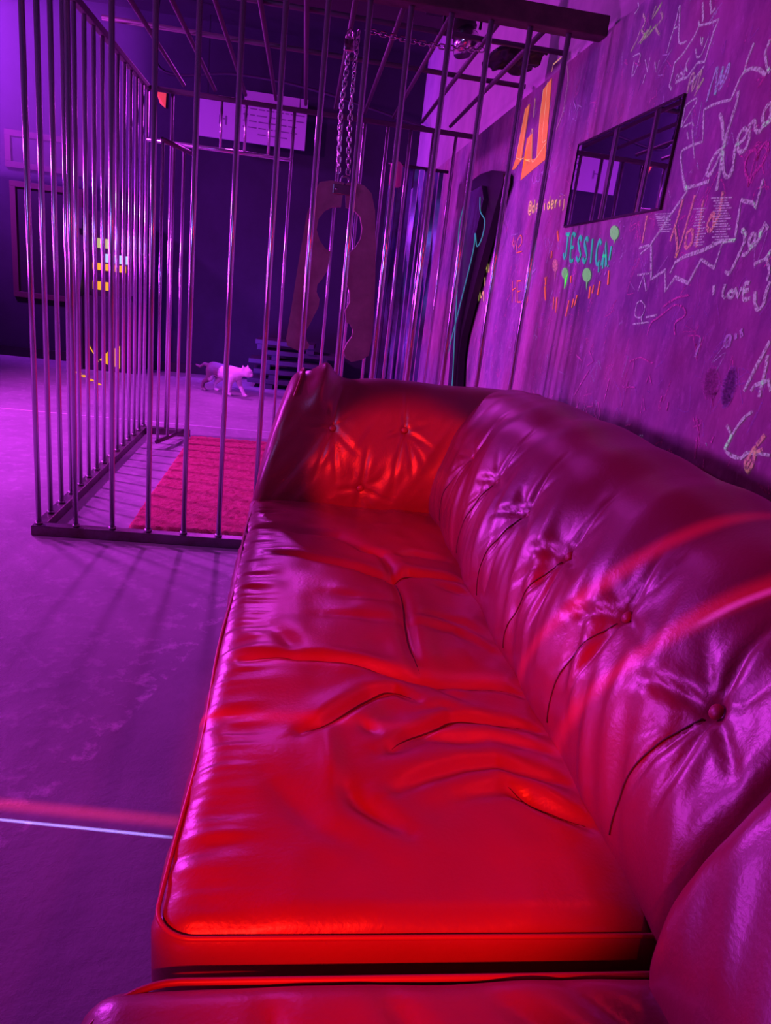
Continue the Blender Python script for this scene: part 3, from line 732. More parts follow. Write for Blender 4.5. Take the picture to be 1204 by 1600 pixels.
v, f = tube_data([(0, 0.03, 0), (0, CD, 0)], 0.011, 8)
rb = None
for k in range(10):
    x = 0.215 + k * 0.186
    if rb is None:
        rb = mesh_obj('roof_bar', v, f, ROOFBAR, cage, smooth=True); rb.location = (x, 0, ZT + 0.055)
    else: share(rb, (x, 0, ZT + 0.055), cage)
tube('roof_cross_bar', [(0, CD * 0.5, ZT + 0.075), (XW, CD * 0.5, ZT + 0.075)], 0.012, ROOFBAR, cage, 8)
# half leaf of the gate swung in from its jamb
gate = empty('gate', (2 * S, CD, 0)); gate.parent = cage
gdir = Vector((-0.12, -0.444, 0)); gl = gdir.length; gd = gdir.normalized()
gb = None
v, f = bar_mesh(1.76, RB * 0.9, 10)
for k in range(4):
    p = gd * (0.03 + k * (gl - 0.03) / 3)
    if gb is None:
        gb = mesh_obj('gate_bar', v, f, CHROME, gate, smooth=True); gb.location = (p.x, p.y, 0.05)
    else: share(gb, (p.x, p.y, 0.05), gate)
tube('gate_rail', [gd * 0.02 + Vector((0, 0, 0.05)), gd * (gl + .01) + Vector((0, 0, 0.05))], 0.014, RAIL, gate, 8)
tube('gate_rail', [gd * 0.02 + Vector((0, 0, 1.81)), gd * (gl + .01) + Vector((0, 0, 1.81))], 0.014, RAIL, gate, 8)

# ================================================================ the sofa
SEAT_CREASES = [  # (points, depth, width)
    ([(0.98,-1.084),(1.073,-1.099),(1.189,-1.141),(1.264,-1.178),(1.331,-1.202)], 0.014, 0.014),
    ([(1.331,-1.202),(1.381,-1.175),(1.458,-1.186),(1.526,-1.204)], 0.016, 0.014),
    ([(1.27,-1.008),(1.317,-1.044),(1.332,-1.127),(1.334,-1.206)], 0.014, 0.015),
    ([(1.334,-1.206),(1.337,-1.364),(1.327,-1.487),(1.323,-1.606),(1.33,-1.699)], 0.013, 0.016),
    ([(0.95,-0.839),(1.072,-0.878),(1.192,-0.904),(1.269,-1.019),(1.301,-1.036)], 0.012, 0.022),
    ([(1.128,-1.467),(1.219,-1.471),(1.31,-1.488)], 0.007, 0.022),
    ([(1.342,-1.448),(1.412,-1.44),(1.476,-1.469),(1.528,-1.533)], 0.008, 0.018),
    ([(1.351,-1.038),(1.423,-1.002),(1.518,-1.041)], 0.008, 0.018),
    ([(1.145,-1.341),(1.227,-1.362),(1.324,-1.381)], 0.005, 0.02),
    ([(1.349,-1.498),(1.442,-1.502),(1.514,-1.587)], 0.008, 0.018),
    ([(1.448,-1.244),(1.515,-1.288)], 0.006, 0.016),
    ([(1.034,-1.561),(1.071,-1.655)], 0.006, 0.02),
    ([(0.965,-1.682),(1.037,-1.67),(1.077,-1.679),(1.129,-1.678),(1.209,-1.693),(1.281,-1.72),(1.326,-1.727),(1.371,-1.737),(1.452,-1.738),(1.529,-1.758)], 0.013, 0.012),
    ([(1.085,-1.92),(1.123,-1.9),(1.164,-1.859),(1.221,-1.799),(1.266,-1.781),(1.305,-1.809)], 0.015, 0.013),
    ([(1.238,-1.965),(1.276,-1.928),(1.326,-1.893),(1.368,-1.861),(1.427,-1.863),(1.524,-1.882)], 0.015, 0.013),
    ([(1.209,-1.983),(1.259,-1.968),(1.308,-1.935),(1.365,-1.932),(1.425,-1.92),(1.529,-1.955)], 0.009, 0.014),
    ([(1.236,-2.066),(1.291,-2.035),(1.359,-2.009),(1.415,-2.0),(1.454,-2.017),(1.528,-2.038)], 0.012, 0.014),
    ([(1.423,-2.049),(1.46,-2.081),(1.497,-2.108),(1.531,-2.128)], 0.014, 0.013),
    ([(1.157,-2.069),(1.175,-2.096),(1.205,-2.122),(1.243,-2.153)], 0.010, 0.015),
    ([(1.032,-2.037),(1.071,-2.092),(1.117,-2.149),(1.168,-2.178)], 0.006, 0.022),
    ([(1.334,-2.078),(1.415,-2.061),(1.447,-2.074),(1.477,-2.109)], 0.007, 0.014),
    ([(1.19,-1.896),(1.214,-1.931)], 0.006, 0.012),
    ([(1.352,-1.75),(1.406,-1.796)], 0.007, 0.012),
    ([(1.298,-1.851),(1.35,-1.827),(1.385,-1.835)], 0.006, 0.012),
]
def seat_disp(P, N_):
    X, Y = P[:, 0], P[:, 1]
    w = np.clip(N_[:, 2], 0, 1)
    wf = np.clip(-N_[:, 0], 0, 1)
    u = np.clip((X - 0.91) / 0.66, 0, 1); v_ = np.clip((Y + 2.34) / 1.78, 0, 1)
    h = 0.030 * (np.sin(math.pi * u) * np.sin(math.pi * v_)) ** 0.45 - 0.012
    for pts, d, wd in SEAT_CREASES:
        h = h + crease(X, Y, pts, d, wd)
    h = h + 0.012 * vnoise(X * 7, Y * 7, 1) + 0.006 * vnoise(X * 16, Y * 13, 2)
    # fine cross wrinkles rolling over the front edge
    fr = np.exp(-((X - 0.955) / 0.05) ** 2)
    h = h + fr * (0.010 * vnoise(X * 6, Y * 34, 3) + 0.006 * vnoise(X * 9, Y * 70, 4))
    # broad hollows beside the two pulled seams
    for (cx, cy, a, sx, sy) in ((1.33, -1.20, -0.018, 0.08, 0.06), (1.33, -1.72, -0.020, 0.10, 0.05), (1.13, -2.0, 0.010, 0.02, 0.08), (1.33, -1.45, 0.004, 0.14, 0.12)):
        h = h + a * np.exp(-((X - cx) / sx) ** 2 - ((Y - cy) / sy) ** 2)
    P = P.copy()
    P[:, 2] += w * h
    P[:, 0] -= wf * (0.012 + 0.012 * vnoise(Y * 5, P[:, 2] * 6, 5) + 0.004 * vnoise(Y * 25, P[:, 2] * 8, 6))
    return P

sofa = empty('leather_sofa', (0, 0, 0))
tag(sofa, 'long red leather tufted sofa running along the chalk wall', 'sofa')
V, F = rounded_box((0.91, -2.312, 0.225), (1.70, -0.46, 0.405), 0.045, (0.0055, 0.0058, 0.02), seat_disp)
seat = fix_normals(mesh_obj('seat_cushion', V, F, LEATHER, sofa, True))
# piping round the top edge of the seat
def piping_loop(x0, x1, y0, y1, z, r, n=10):
    pts = []
    for cx, cy, a0 in ((x1 - r, y1 - r, 0), (x0 + r, y1 - r, 90), (x0 + r, y0 + r, 180), (x1 - r, y0 + r, 270)):
        for k in range(n + 1):
            a = math.radians(a0 + 90 * k / n)
            pts.append((cx + r * math.cos(a), cy + r * math.sin(a), z))
    return pts
def dense(pts, step=0.03):
    out = []
    for i, p in enumerate(pts):
        a, b = Vector(p), Vector(pts[(i + 1) % len(pts)])
        k = max(1, int((b - a).length / step))
        out += [a.lerp(b, j / k) for j in range(k)]
    return out
pp = dense(piping_loop(0.912, 1.66, -2.311, -0.50, 0.384, 0.05))
pp = [p + Vector((0.004 * math.sin(p.y * 9) - 0.002, 0, 0.004 * math.sin(p.y * 5 + 1))) for p in pp]
tube('piping', pp, 0.0035, PIPING, seat, 7, True)

# dark tubes in the deepest folds: seams with the slits' shade painted in
for k_ in (0, 1, 3, 12, 13, 14, 17):
    pts = [(a.x, a.y) for a in catmull([(p_[0], p_[1], 0) for p_ in SEAT_CREASES[k_][0]], 6)]
    A_ = np.array([(a, b, 0.405) for a, b in pts]); N_ = np.tile(np.array([[0, 0, 1.0]]), (len(A_), 1))
    Z_ = seat_disp(A_, N_)
    nn_ = len(Z_)
    tube('seam_fold_shade', [tuple(q_ + np.array([0, 0, -0.0005])) for q_ in Z_], [0.0006 + 0.0022 * math.sin(math.pi * (i + .5) / nn_) for i in range(nn_)], SEAM_SHADE, seat, 6)

BACK_Y0, BACK_Y1 = -2.358, -0.30
back_prof = catmull([(1.66, 0.27, 0), (1.585, 0.33, 0), (1.545, 0.42, 0), (1.55, 0.53, 0), (1.60, 0.66, 0), (1.68, 0.785, 0), (1.775, 0.86, 0),
                     (1.88, 0.875, 0), (1.965, 0.835, 0), (2.015, 0.74, 0), (2.03, 0.55, 0), (2.03, 0.27, 0)], 14, True)
def arc_of(prof, z, lo=0.3):
    """arc length on the front face at height z"""
    pr = np.array([tuple(p[:2]) for p in prof]); a = np.concatenate([[0], np.cumsum(np.linalg.norm(pr[1:] - pr[:-1], axis=1))])
    for i in range(len(pr) - 1):
        if pr[i][1] <= z <= pr[i + 1][1] and pr[i][1] > lo: return a[i]
    return a[0]
AB = arc_of(back_prof, 0.68)
BUTTONS = [-2.21, -1.925, -1.64, -1.36, -1.06, -0.76]
def tuft(U, V, buttons, seed=0, spread=1.0):
    o = 0.010 * vnoise(U * 6 + V * 2, V * 6, 21 + seed) + 0.004 * vnoise(U * 14, V * 9, 25 + seed)
    # slanting stretch wrinkles below the buttons
    wr = vnoise((U - V * 0.55) * 26, (V + U * 0.4) * 5, 31 + seed)
    o = o + 0.011 * wr * np.exp(-((V - buttons[0][1] + 0.10) / 0.16) ** 2)
    rnd = random.Random(5 + seed)
    cr_ = np.zeros(U.shape); rd_ = np.zeros(U.shape)
    for bu, bv in buttons:
        d = np.hypot(U - bu, V - bv)
        o = o - 0.007 * np.exp(-(d / 0.020) ** 2) - 0.013 * np.exp(-(d / 0.075) ** 2)
        for du, dv, dep in ((0.02, 0.16, .010), (0.14, -0.07, .012), (0.05, -0.20, .011), (-0.04, -0.22, .010), (-0.12, -0.03, .009), (-0.06, 0.13, .006), (0.10, 0.05, .007), (0.10, -0.14, .008)):
            du += rnd.uniform(-.02, .02); dv += rnd.uniform(-.03, .03)
            pts = [(bu, bv), (bu + du * .5 * spread + rnd.uniform(-.01, .01), bv + dv * .5), (bu + du * spread, bv + dv)]
            dd, aa, ss = polydist(U, V, pts)
            fall = (1 - aa) ** 0.8
            cr_ = np.minimum(cr_, -0.9 * dep * fall * np.exp(-(dd / 0.008) ** 2)); rd_ = np.maximum(rd_, 0.45 * dep * fall * np.exp(-((dd - 0.022) / 0.016) ** 2))
    return o + cr_ + rd_
def back_disp(U, V, P2, N2):
    front = np.clip(1.25 - (P2[..., 0] - 1.7) * 4, 0, 1) * np.clip((P2[..., 1] - 0.34) / 0.08, 0, 1)
    puff = 0.0
    for a, b in zip(BUTTONS[:-1], BUTTONS[1:]):
        puff = puff + 0.012 * np.exp(-((U - (a + b) / 2) / 0.09) ** 2)
    o = front * (tuft(U, V, [(b, AB) for b in BUTTONS]) + puff)
    sag = np.clip((U + 0.75) / 0.45, 0, 1)
    o = o - 0.030 * sag * np.clip((P2[..., 1] - 0.55) / 0.25, 0, 1)
    o = o + 0.008 * vnoise(U * 4, V * 4, 41)
    return o
V, F, arc, pr, nn = sweep(back_prof, BACK_Y0, BACK_Y1, 300, 0.05, back_disp, 'y')
backrest = fix_normals(mesh_obj('backrest', V, F, LEATHER, sofa, True))
def back_point(u, v, disp, lift=0.0):
    U_, V_ = np.array([[u]]), np.array([[v]])
    j_ = int(np.argmin(abs(arc - v)))
    o_ = float(disp(U_, V_, pr[j_][None, None], nn[j_][None, None])[0, 0]) + lift
    q_ = pr[j_] + nn[j_] * o_
    return (q_[0], u, q_[1])
A_LOW = arc_of(back_prof, 0.43)
for k_, b in enumerate(BUTTONS):
    path = [back_point(b + 0.035 * t_ + 0.02 * math.sin(3 * t_), AB + (A_LOW - AB) * t_, back_disp, 0.0002) for t_ in np.linspace(0.06, 1, 26)]
    tube('seam_fold_shade', path, 0.0016, SEAM_SHADE, backrest, 6)
def button_mesh():
    bm = bmesh.new()
    bmesh.ops.create_uvsphere(bm, u_segments=14, v_segments=8, radius=0.012)
    for v_ in bm.verts: v_.co.z *= 0.5
    return bm
ib = int(np.argmin(abs(arc - AB)))
bt = None
for b in BUTTONS:
    q = pr[ib] + nn[ib] * -0.020
    loc = (q[0], b, q[1])
    rot = Vector((nn[ib][0], 0, nn[ib][1])).to_track_quat('Z', 'Y').to_euler()
    if bt is None:
        bt = bm_obj('button', button_mesh(), PIPING, backrest, True); bt.location = loc; bt.rotation_euler = rot
    else: share(bt, loc, backrest, rot)

# far arm
arm_prof = catmull([(-0.42, 0.27, 0), (-0.50, 0.33, 0), (-0.535, 0.42, 0), (-0.525, 0.53, 0), (-0.48, 0.65, 0), (-0.42, 0.755, 0), (-0.34, 0.822, 0),
                    (-0.25, 0.828, 0), (-0.16, 0.79, 0), (-0.10, 0.70, 0), (-0.085, 0.5, 0), (-0.085, 0.27, 0)], 14, True)
AA = arc_of(arm_prof, 0.67); AA2 = arc_of(arm_prof, 0.47)
ARM_BUTTONS = [(1.13, AA), (1.43, AA + 0.015), (1.28, AA2)]
def arm_disp(U, V, P2, N2):
    front = np.clip((-0.15 - P2[..., 0]) / 0.1, 0, 1) * np.clip((P2[..., 1] - 0.34) / 0.08, 0, 1)
    o = front * tuft(U, V, ARM_BUTTONS, 3, 0.9) * 0.6
    o = o + 0.010 * vnoise(U * 5, V * 5, 51)
    # the raised corner at the front end of the arm
    top = np.clip((P2[..., 1] - 0.70) / 0.1, 0, 1)
    o = o + top * (0.040 * np.exp(-((U - 1.035) / 0.05) ** 2) - 0.012 * np.exp(-((U - 1.16) / 0.07) ** 2))
    return o
V, F, aarc, apr, ann = sweep(arm_prof, 0.90, 2.0, 150, 0.035, arm_disp, 'x')
V = np.array(V)
# front end of the arm leans in towards the top
k = np.clip(1 - (V[:, 0] - 0.90) / 0.55, 0, 1)
V[:, 0] += k * np.clip((V[:, 2] - 0.34) / 0.50, 0, 1.1) ** 1.3 * 0.125
arm = fix_normals(mesh_obj('arm', V, F, LEATHER, sofa, True))
for bu, bv in ARM_BUTTONS:
    i = int(np.argmin(abs(aarc - bv))); q = apr[i] + ann[i] * -0.010
    share(bt, (bu + max(0, 1 - (bu - .9) / .55) * max(0, (q[1] - .34) / .5) ** 1.3 * .125, q[0], q[1]), arm, Vector((0, ann[i][0], ann[i][1])).to_track_quat('Z', 'Y').to_euler())
# welt down the front end of the arm
wp = []
for i, p in enumerate(apr):
    if p[1] > 0.36:
        z = p[1] + (0.035 if p[1] > .75 else 0) * 0.6
        wp.append((0.925 + max(0, (z - 0.34) / 0.5) ** 1.3 * 0.125, p[0] * 0.97 - 0.006, z * 0.985))
tube('welt', wp, 0.005, PIPING, arm, 6)
box('plinth', (0.955, -2.30, 0.05), (2.04, -0.12, 0.235), BASE, sofa, 0.02)
for fx in (1.0, 1.98):
    for fy in (-2.26, -0.2):
        tube('foot', [(fx, fy, 0.0), (fx, fy, 0.06)], 0.025, BLACK, sofa, 12)

# near module of the suite
def seat2_disp(P, N_):
    X, Y = P[:, 0], P[:, 1]
    w = np.clip(N_[:, 2], 0, 1)
    h = 0.03 * (np.clip(np.sin(math.pi * np.clip((X - 0.88) / 0.7, 0, 1)), 0, 1) * np.clip(np.sin(math.pi * np.clip((-2.36 - Y) / 0.9, 0, 1)), 0, 1)) ** 0.5
    h = h + 0.01 * vnoise(X * 8, Y * 8, 61)
    for pts in ([(1.30, -2.40), (1.38, -2.47), (1.42, -2.55)], [(1.40, -2.39), (1.46, -2.45), (1.50, -2.52)], [(1.18, -2.40), (1.22, -2.47), (1.23, -2.54)], [(1.05, -2.41), (1.06, -2.48)]):
        h = h + crease(X, Y, pts, 0.008, 0.014)
    P = P.copy(); P[:, 2] += w * h
    return P
sofa2 = empty('leather_sofa_module', (0, 0, 0))
tag(sofa2, 'nearest red leather sofa module, cut off by the bottom of the picture', 'sofa')
V, F = rounded_box((0.845, -3.25, 0.225), (1.70, -2.362, 0.398), 0.045, (0.009, 0.009, 0.02), seat2_disp)
seat2 = fix_normals(mesh_obj('seat_cushion', V, F, LEATHER, sofa2, True))
pp = dense(piping_loop(0.850, 1.66, -3.24, -2.364, 0.384, 0.10))
tube('piping', pp, 0.0042, PIPING, seat2, 7, True)
BUT2 = [-2.72, -3.02]
def back2_disp(U, V, P2, N2):
    front = np.clip(1.25 - (P2[..., 0] - 1.7) * 4, 0, 1) * np.clip((P2[..., 1] - 0.34) / 0.08, 0, 1)
    return front * tuft(U, V, [(b, AB) for b in BUT2], 9) + 0.010 * vnoise(U * 4, V * 4, 45)
V, F, a2, p2, n2 = sweep(back_prof, -3.25, -2.366, 130, 0.05, back2_disp, 'y')
V = np.array(V); V[:, 0] -= 0.055 * np.clip(1 - (V[:, 0] - 1.5) / 0.5, 0, 1)
backrest2 = fix_normals(mesh_obj('backrest', V, F, LEATHER, sofa2, True))
for b in BUT2:
    q = pr[ib] + nn[ib] * -0.020
    share(bt, (q[0] - .02, b, q[1]), backrest2, Vector((nn[ib][0], 0, nn[ib][1])).to_track_quat('Z', 'Y').to_euler())
box('plinth', (0.955, -3.24, 0.05), (2.04, -2.385, 0.235), BASE, sofa2, 0.02)
for fx in (1.0, 1.98):
    for fy in (-3.18, -2.45):
        tube('foot', [(fx, fy, 0.0), (fx, fy, 0.06)], 0.025, BLACK, sofa2, 12)

# ================================================================ rug
RUG = mat('red_shag', (0.62, 0.13, 0.20), 0.95, spec=0.1, bump=(220, 0.9, 0.006), vary=(30, (0.44, 0.07, 0.10), 0.35, 0.7))
gx, gy = np.meshgrid(np.linspace(0.33, 1.60, 150), np.linspace(0.14, 2.055, 210), indexing='ij')
hz = 0.016 + 0.007 * vnoise(gx * 90, gy * 90, 3) + 0.004 * vnoise(gx * 25, gy * 45, 4) + 0.004 * vnoise(gx * 6, gy * 6, 8)
ed = np.minimum(np.minimum(gx - 0.33, 1.60 - gx), np.minimum(gy - 0.14, 2.055 - gy))
hz = np.where(ed < 0.006, 0.001, hz)
jx = gx + 0.008 * vnoise(gx * 40, gy * 40, 5); jy = gy + 0.008 * vnoise(gx * 40, gy * 40, 6)
n0, n1 = gx.shape
V = np.stack([jx, jy, np.maximum(hz, 0.001)], -1).reshape(-1, 3)
idx = np.arange(n0 * n1).reshape(n0, n1)
F = [(idx[i, j], idx[i + 1, j], idx[i + 1, j + 1], idx[i, j + 1]) for i in range(n0 - 1) for j in range(n1 - 1)]
tag(mesh_obj('rug', V, F, RUG, None, True), 'red shaggy rug lying on the floor inside the cage', 'rug')

# ================================================================ wooden pillory hung on chains
PILL_L = [(1.172, 1.575), (1.114, 1.577), (1.065, 1.564), (1.049, 1.527), (1.022, 1.429), (1.007, 1.295), (0.996, 1.182), (0.984, 1.035), (0.969, 0.884), (0.975, 0.852), (1.026, 0.834), (1.071, 0.845), (1.078, 0.863), (1.064, 0.881), (1.058, 0.907), (1.06, 0.933), (1.076, 0.968), (1.106, 1.042), (1.107, 1.075), (1.091, 1.105), (1.092, 1.136), (1.112, 1.164), (1.132, 1.204), (1.138, 1.286), (1.114, 1.295), (1.085, 1.328), (1.069, 1.369), (1.074, 1.418), (1.1, 1.454), (1.13, 1.47), (1.168, 1.477)]
PILL_R = [(1.178, 1.573), (1.216, 1.581), (1.261, 1.575), (1.297, 1.547), (1.32, 1.478), (1.34, 1.328), (1.354, 1.173), (1.365, 1.012), (1.367, 0.913), (1.359, 0.845), (1.327, 0.822), (1.281, 0.807), (1.252, 0.821), (1.24, 0.853), (1.252, 0.891), (1.272, 0.923), (1.273, 0.956), (1.257, 0.978), (1.239, 0.986), (1.229, 1.037), (1.247, 1.077), (1.242, 1.122), (1.222, 1.158), (1.222, 1.227), (1.222, 1.289), (1.249, 1.317), (1.268, 1.357), (1.27, 1.4), (1.256, 1.446), (1.227, 1.47), (1.191, 1.477)]
pil = empty('pillory', (1.175, 0.45, 0.81))
tag(pil, 'hinged wooden pillory boards with head and wrist holes, hanging open in the cage', 'pillory')
def rel(pts, cx=1.175, cz=0.81): return [(a - cx, b - cz) for a, b in pts]
extrude_poly('board', rel(PILL_L), -0.02, 0.02, WOOD, pil)
extrude_poly('board', rel(PILL_R), -0.02, 0.02, WOOD, pil)
box('hinge', (-0.05, -0.026, 0.715), (0.05, -0.0205, 0.755), STEEL, pil, 0.003)
for sx in (-0.035, 0.035):
    tube('hinge_bolt', [(sx, -0.032, 0.735), (sx, -0.024, 0.735)], 0.007, STEEL, pil, 8)
eye = [(0.018 * math.cos(a), 0, 0.775 + 0.018 * math.sin(a)) for a in np.linspace(0, 2 * math.pi, 14)[:-1]]
tube('ring', eye, 0.004, STEEL, pil, 6, True)

def link_data(L=0.029, w=0.0085, r=0.0029):
    pts = []
    h = L / 2 - w
    for k in range(7):
        a = math.pi * k / 6
        pts.append((w * math.cos(a), 0, h + w * math.sin(a)))
    for k in range(7):
        a = math.pi + math.pi * k / 6
        pts.append((w * math.cos(a), 0, -h + w * math.sin(a)))
    return tube_data(pts, r, 6, True)
lv, lf = link_data()
link0 = None
def chain(name, pts, label, group=None):
    """links strung along a path"""
    global link0
    root = empty(name, pts[0])
    tag(root, label, 'chain', group)
    P = catmull(pts, 12)
    d = [0]
    for a, b in zip(P[:-1], P[1:]): d.append(d[-1] + (b - a).length)
    s, k = 0.014, 0
    while s < d[-1]:
        i = max(j for j in range(len(d)) if d[j] <= s); i = min(i, len(P) - 2)
        t = (s - d[i]) / max(d[i + 1] - d[i], 1e-6)
        p = P[i].lerp(P[i + 1], t); tg = (P[i + 1] - P[i]).normalized()
        q = tg.to_track_quat('Z', 'Y') @ Matrix.Rotation(math.radians(90 * (k % 2) + 20), 3, 'Z').to_quaternion()
        loc = p - Vector(pts[0])
        if link0 is None:
            link0 = mesh_obj('link', lv, lf, CHAINM, root, True); link0.location = loc; link0.rotation_euler = q.to_euler()
        else: share(link0, loc, root, q.to_euler())
        s += 0.021; k += 1
    return root
chain('hanging_chain', [(1.142, 0.45, 2.163), (1.140, 0.45, 2.0), (1.132, 0.45, 1.85), (1.145, 0.45, 1.61)], 'long chrome chain hanging from the cage roof to the pillory')
chain('looped_chain', [(1.176, 0.435, 2.160), (1.172, 0.43, 1.97), (1.174, 0.43, 1.80), (1.186, 0.435, 1.61)], 'second chain strand doubled beside the long hanging chain')
chain('slack_chain', [(1.20, 0.42, 2.160), (1.35, 0.42, 2.150), (1.55, 0.42, 2.146), (1.715, 0.42, 2.160)], 'short slack chain slung sideways under the cage roof')
share_r = tube('roof_cross_bar', [(0, 0.42, ZT + 0.062 + 0.0), (XW - .01, 0.42, ZT + 0.062)], 0.011, ROOFBAR, cage, 8)
pad = empty('padlock', (1.142, 0.435, 2.10))
tag(pad, 'chrome padlock and hook at the top of the hanging chain', 'padlock')
bm_obj('body', box_bm((-0.022, -0.03, -0.03), (0.022, -0.012, 0.015), 0.006), CHAINM, pad, True)
tube('shackle', [(-0.014, -0.02, 0.012), (-0.014, -0.02, 0.04), (0, -0.02, 0.055), (0.014, -0.02, 0.04), (0.014, -0.02, 0.012)], 0.004, CHAINM, pad, 8)

# ================================================================ stage light and rag on the cage roof
SILV = mat('silver_reflector', (0.85, 0.82, 0.86), 0.2, metal=1.0)
sl = empty('stage_light', (1.66, 0.85, 2.20))
tag(sl, 'black stage spotlight with silver bowl mounted above the cage roof', 'stage light')
axis = Vector((0.35, -0.25, -0.9)).normalized()
c = Vector((0.02, 0.02, 0.17))
tube('housing', [c - axis * 0.13, c - axis * 0.12, c + axis * 0.02], [0.045, 0.062, 0.066], BLACK, sl, 18)
tube('reflector_bowl', [c + axis * 0.02, c + axis * 0.07, c + axis * 0.11], [0.05, 0.066, 0.072], SILV, sl, 18)
tube('yoke', [(-0.07, 0.02, 0.17), (-0.075, 0.02, 0.24), (0.02, 0.02, 0.29), (0.11, 0.02, 0.24), (0.105, 0.02, 0.17)], 0.007, BLACK, sl, 6)
tube('hanging_rod', [(0.02, 0.02, 0.29), (0.02, 0.02, 1.2)], 0.008, BLACK, sl, 6)
box('driver_box', (-0.16, -0.05, 0.20), (-0.05, 0.05, 0.31), BLACK, sl, 0.006)
gx, gy = np.meshgrid(np.linspace(0, 1, 26), np.linspace(0, 1, 26), indexing='ij')
rx = 1.78 + 0.24 * gx + 0.03 * vnoise(gx * 5, gy * 5, 71); ry = 0.56 + 0.30 * gy + 0.03 * vnoise(gx * 5, gy * 5, 72)
rz = 2.205 + 0.045 * vnoise(gx * 6, gy * 6, 73) - 0.05 * np.abs(gx - 0.5) ** 1.5 * (0.5 + gy) + 0.02
idx = np.arange(26 * 26).reshape(26, 26)
V = np.stack([rx, ry, np.maximum(rz, 2.204)], -1).reshape(-1, 3)
V2 = V + np.array([0, 0, 0.012])
F = [(idx[i, j], idx[i, j + 1], idx[i + 1, j + 1], idx[i + 1, j]) for i in range(25) for j in range(25)]
F2 = [tuple(q + 676 for q in f_[::-1]) for f_ in F]
rim = [idx[i, 0] for i in range(26)] + [idx[25, j] for j in range(1, 26)] + [idx[i, 25] for i in range(24, -1, -1)] + [idx[0, j] for j in range(24, 0, -1)]
F3 = [(rim[i], rim[(i + 1) % len(rim)], rim[(i + 1) % len(rim)] + 676, rim[i] + 676) for i in range(len(rim))]
tag(fix_normals(mesh_obj('black_cloth', np.vstack([V, V2]), F + F2 + F3, BLACK, None, True)), 'crumpled black cloth lying on the cage roof beside the wall', 'cloth')

# ================================================================ padded board and cords by the wall inside the cage
pb = empty('padded_board', (1.985, 1.3, 0.0))
tag(pb, 'tall black round-topped padded board leaning against the chalk wall', 'board')
outline = [(1.20, 0.0), (1.30, 0.40), (1.353, 0.617), (1.438, 0.792), (1.438, 0.928), (1.333, 1.141), (1.21, 1.372), (1.055, 1.645), (0.975, 1.746), (1.0, 1.79), (1.09, 1.815), (1.278, 1.843), (1.563, 1.858), (1.75, 1.85), (1.86, 1.81), (1.919, 1.643), (1.915, 1.407), (1.839, 1.124), (1.722, 0.844), (1.614, 0.578), (1.50, 0.0)]
extrude_poly('backing', [(a - 1.3, b) for a, b in outline], 0.03, 0.07, BLACK, pb, axis='x')
inner = [(1.28, 0.06), (1.38, 0.50), (1.46, 0.79), (1.48, 0.98), (1.411, 1.245), (1.323, 1.493), (1.251, 1.691), (1.347, 1.768), (1.623, 1.763), (1.764, 1.703), (1.788, 1.516), (1.735, 1.243), (1.613, 0.931), (1.50, 0.63), (1.44, 0.06)]
PADM = mat('glossy_dark_vinyl', (0.05, 0.03, 0.07), 0.25, bump=(12, 0.4, 0.01))
extrude_poly('pad', [(a - 1.3, b) for a, b in inner], 0.0, 0.032, PADM, pb, axis='x')
loop = [(1.95, 1.129, 1.611), (1.95, 0.989, 1.552), (1.95, 0.994, 1.473), (1.95, 1.083, 1.428), (1.95, 1.177, 1.499)]
tag(tube('cord', catmull([(1.975, 1.30, 1.70)] + loop + [(1.94, 1.12, 1.40), (1.93, 1.205, 1.135), (1.93, 1.323, 0.909), (1.93, 1.488, 0.593), (1.93, 1.75, 0.02)], 8), 0.0032, TEALC, None, 6), 'teal cord looped at the top and slanting down across the padded board', 'cord', 'teal cords by the wall')
tag(tube('cord', catmull([(1.975, 1.72, 1.70), (1.965, 1.722, 1.546), (1.965, 1.535, 1.203), (1.965, 1.40, 0.905), (1.965, 1.276, 0.626), (1.965, 1.05, 0.02)], 8), 0.0032, TEALC, None, 6), 'straighter teal cord hanging at the left edge of the padded board', 'cord', 'teal cords by the wall')

# ================================================================ foil streamer curtain beyond the cage
FOIL = mat('iridescent_foil', (0.16, 0.17, 0.26), 0.30, metal=1.0, Thin_Film_Thickness=420.0, Thin_Film_IOR=1.5, vary=(5, (0.25, 0.40, 0.60), 0.35, 0.65))
fc = empty('foil_curtain', (1.70, 2.75, 0))
tag(fc, 'iridescent foil streamer curtain hanging beyond the cage near the wall', 'curtain')
tube('curtain_rod', [(-0.12, 0, 2.02), (0.33, 0, 2.02)], 0.012, BLACK, fc, 8)
for k in range(11):
    x = -0.09 + k * 0.037
    w = 0.016
    V, F = [], []
    rnd = random.Random(k)
    ph = rnd.uniform(0, 6)
    for i in range(36):
        z = 2.01 - i * 0.053
        yy = 0.02 * math.sin(i * 0.22 + ph) + 0.006 * math.sin(i * 0.5 + ph * 2)
        tw = 0.5 * math.sin(i * 0.12 + ph)
        for s_ in (-1, 1):
            V.append((x + s_ * w * math.cos(tw), yy + s_ * w * math.sin(tw), z))
        for s_ in (1, -1):
            V.append((x + s_ * w * math.cos(tw), yy + s_ * w * math.sin(tw) + 0.001, z))
    for i in range(35):
        a = i * 4
        F += [(a, a + 1, a + 5, a + 4), (a + 2, a + 3, a + 7, a + 6)]
    mesh_obj('streamer', V, F, FOIL, fc, True)
CAN = mat('pink_can', (0.85, 0.25, 0.45), 0.4)
pc = tag(empty('pink_lantern', (1.60, 2.35, 1.90)), 'small pink lantern hanging behind the cage by the foil curtain', 'lantern')
tube('shade', [(0, 0, -0.08), (0, 0, -0.07), (0, 0, 0.06), (0, 0, 0.08)], [0.03, 0.042, 0.042, 0.02], CAN, pc, 14)
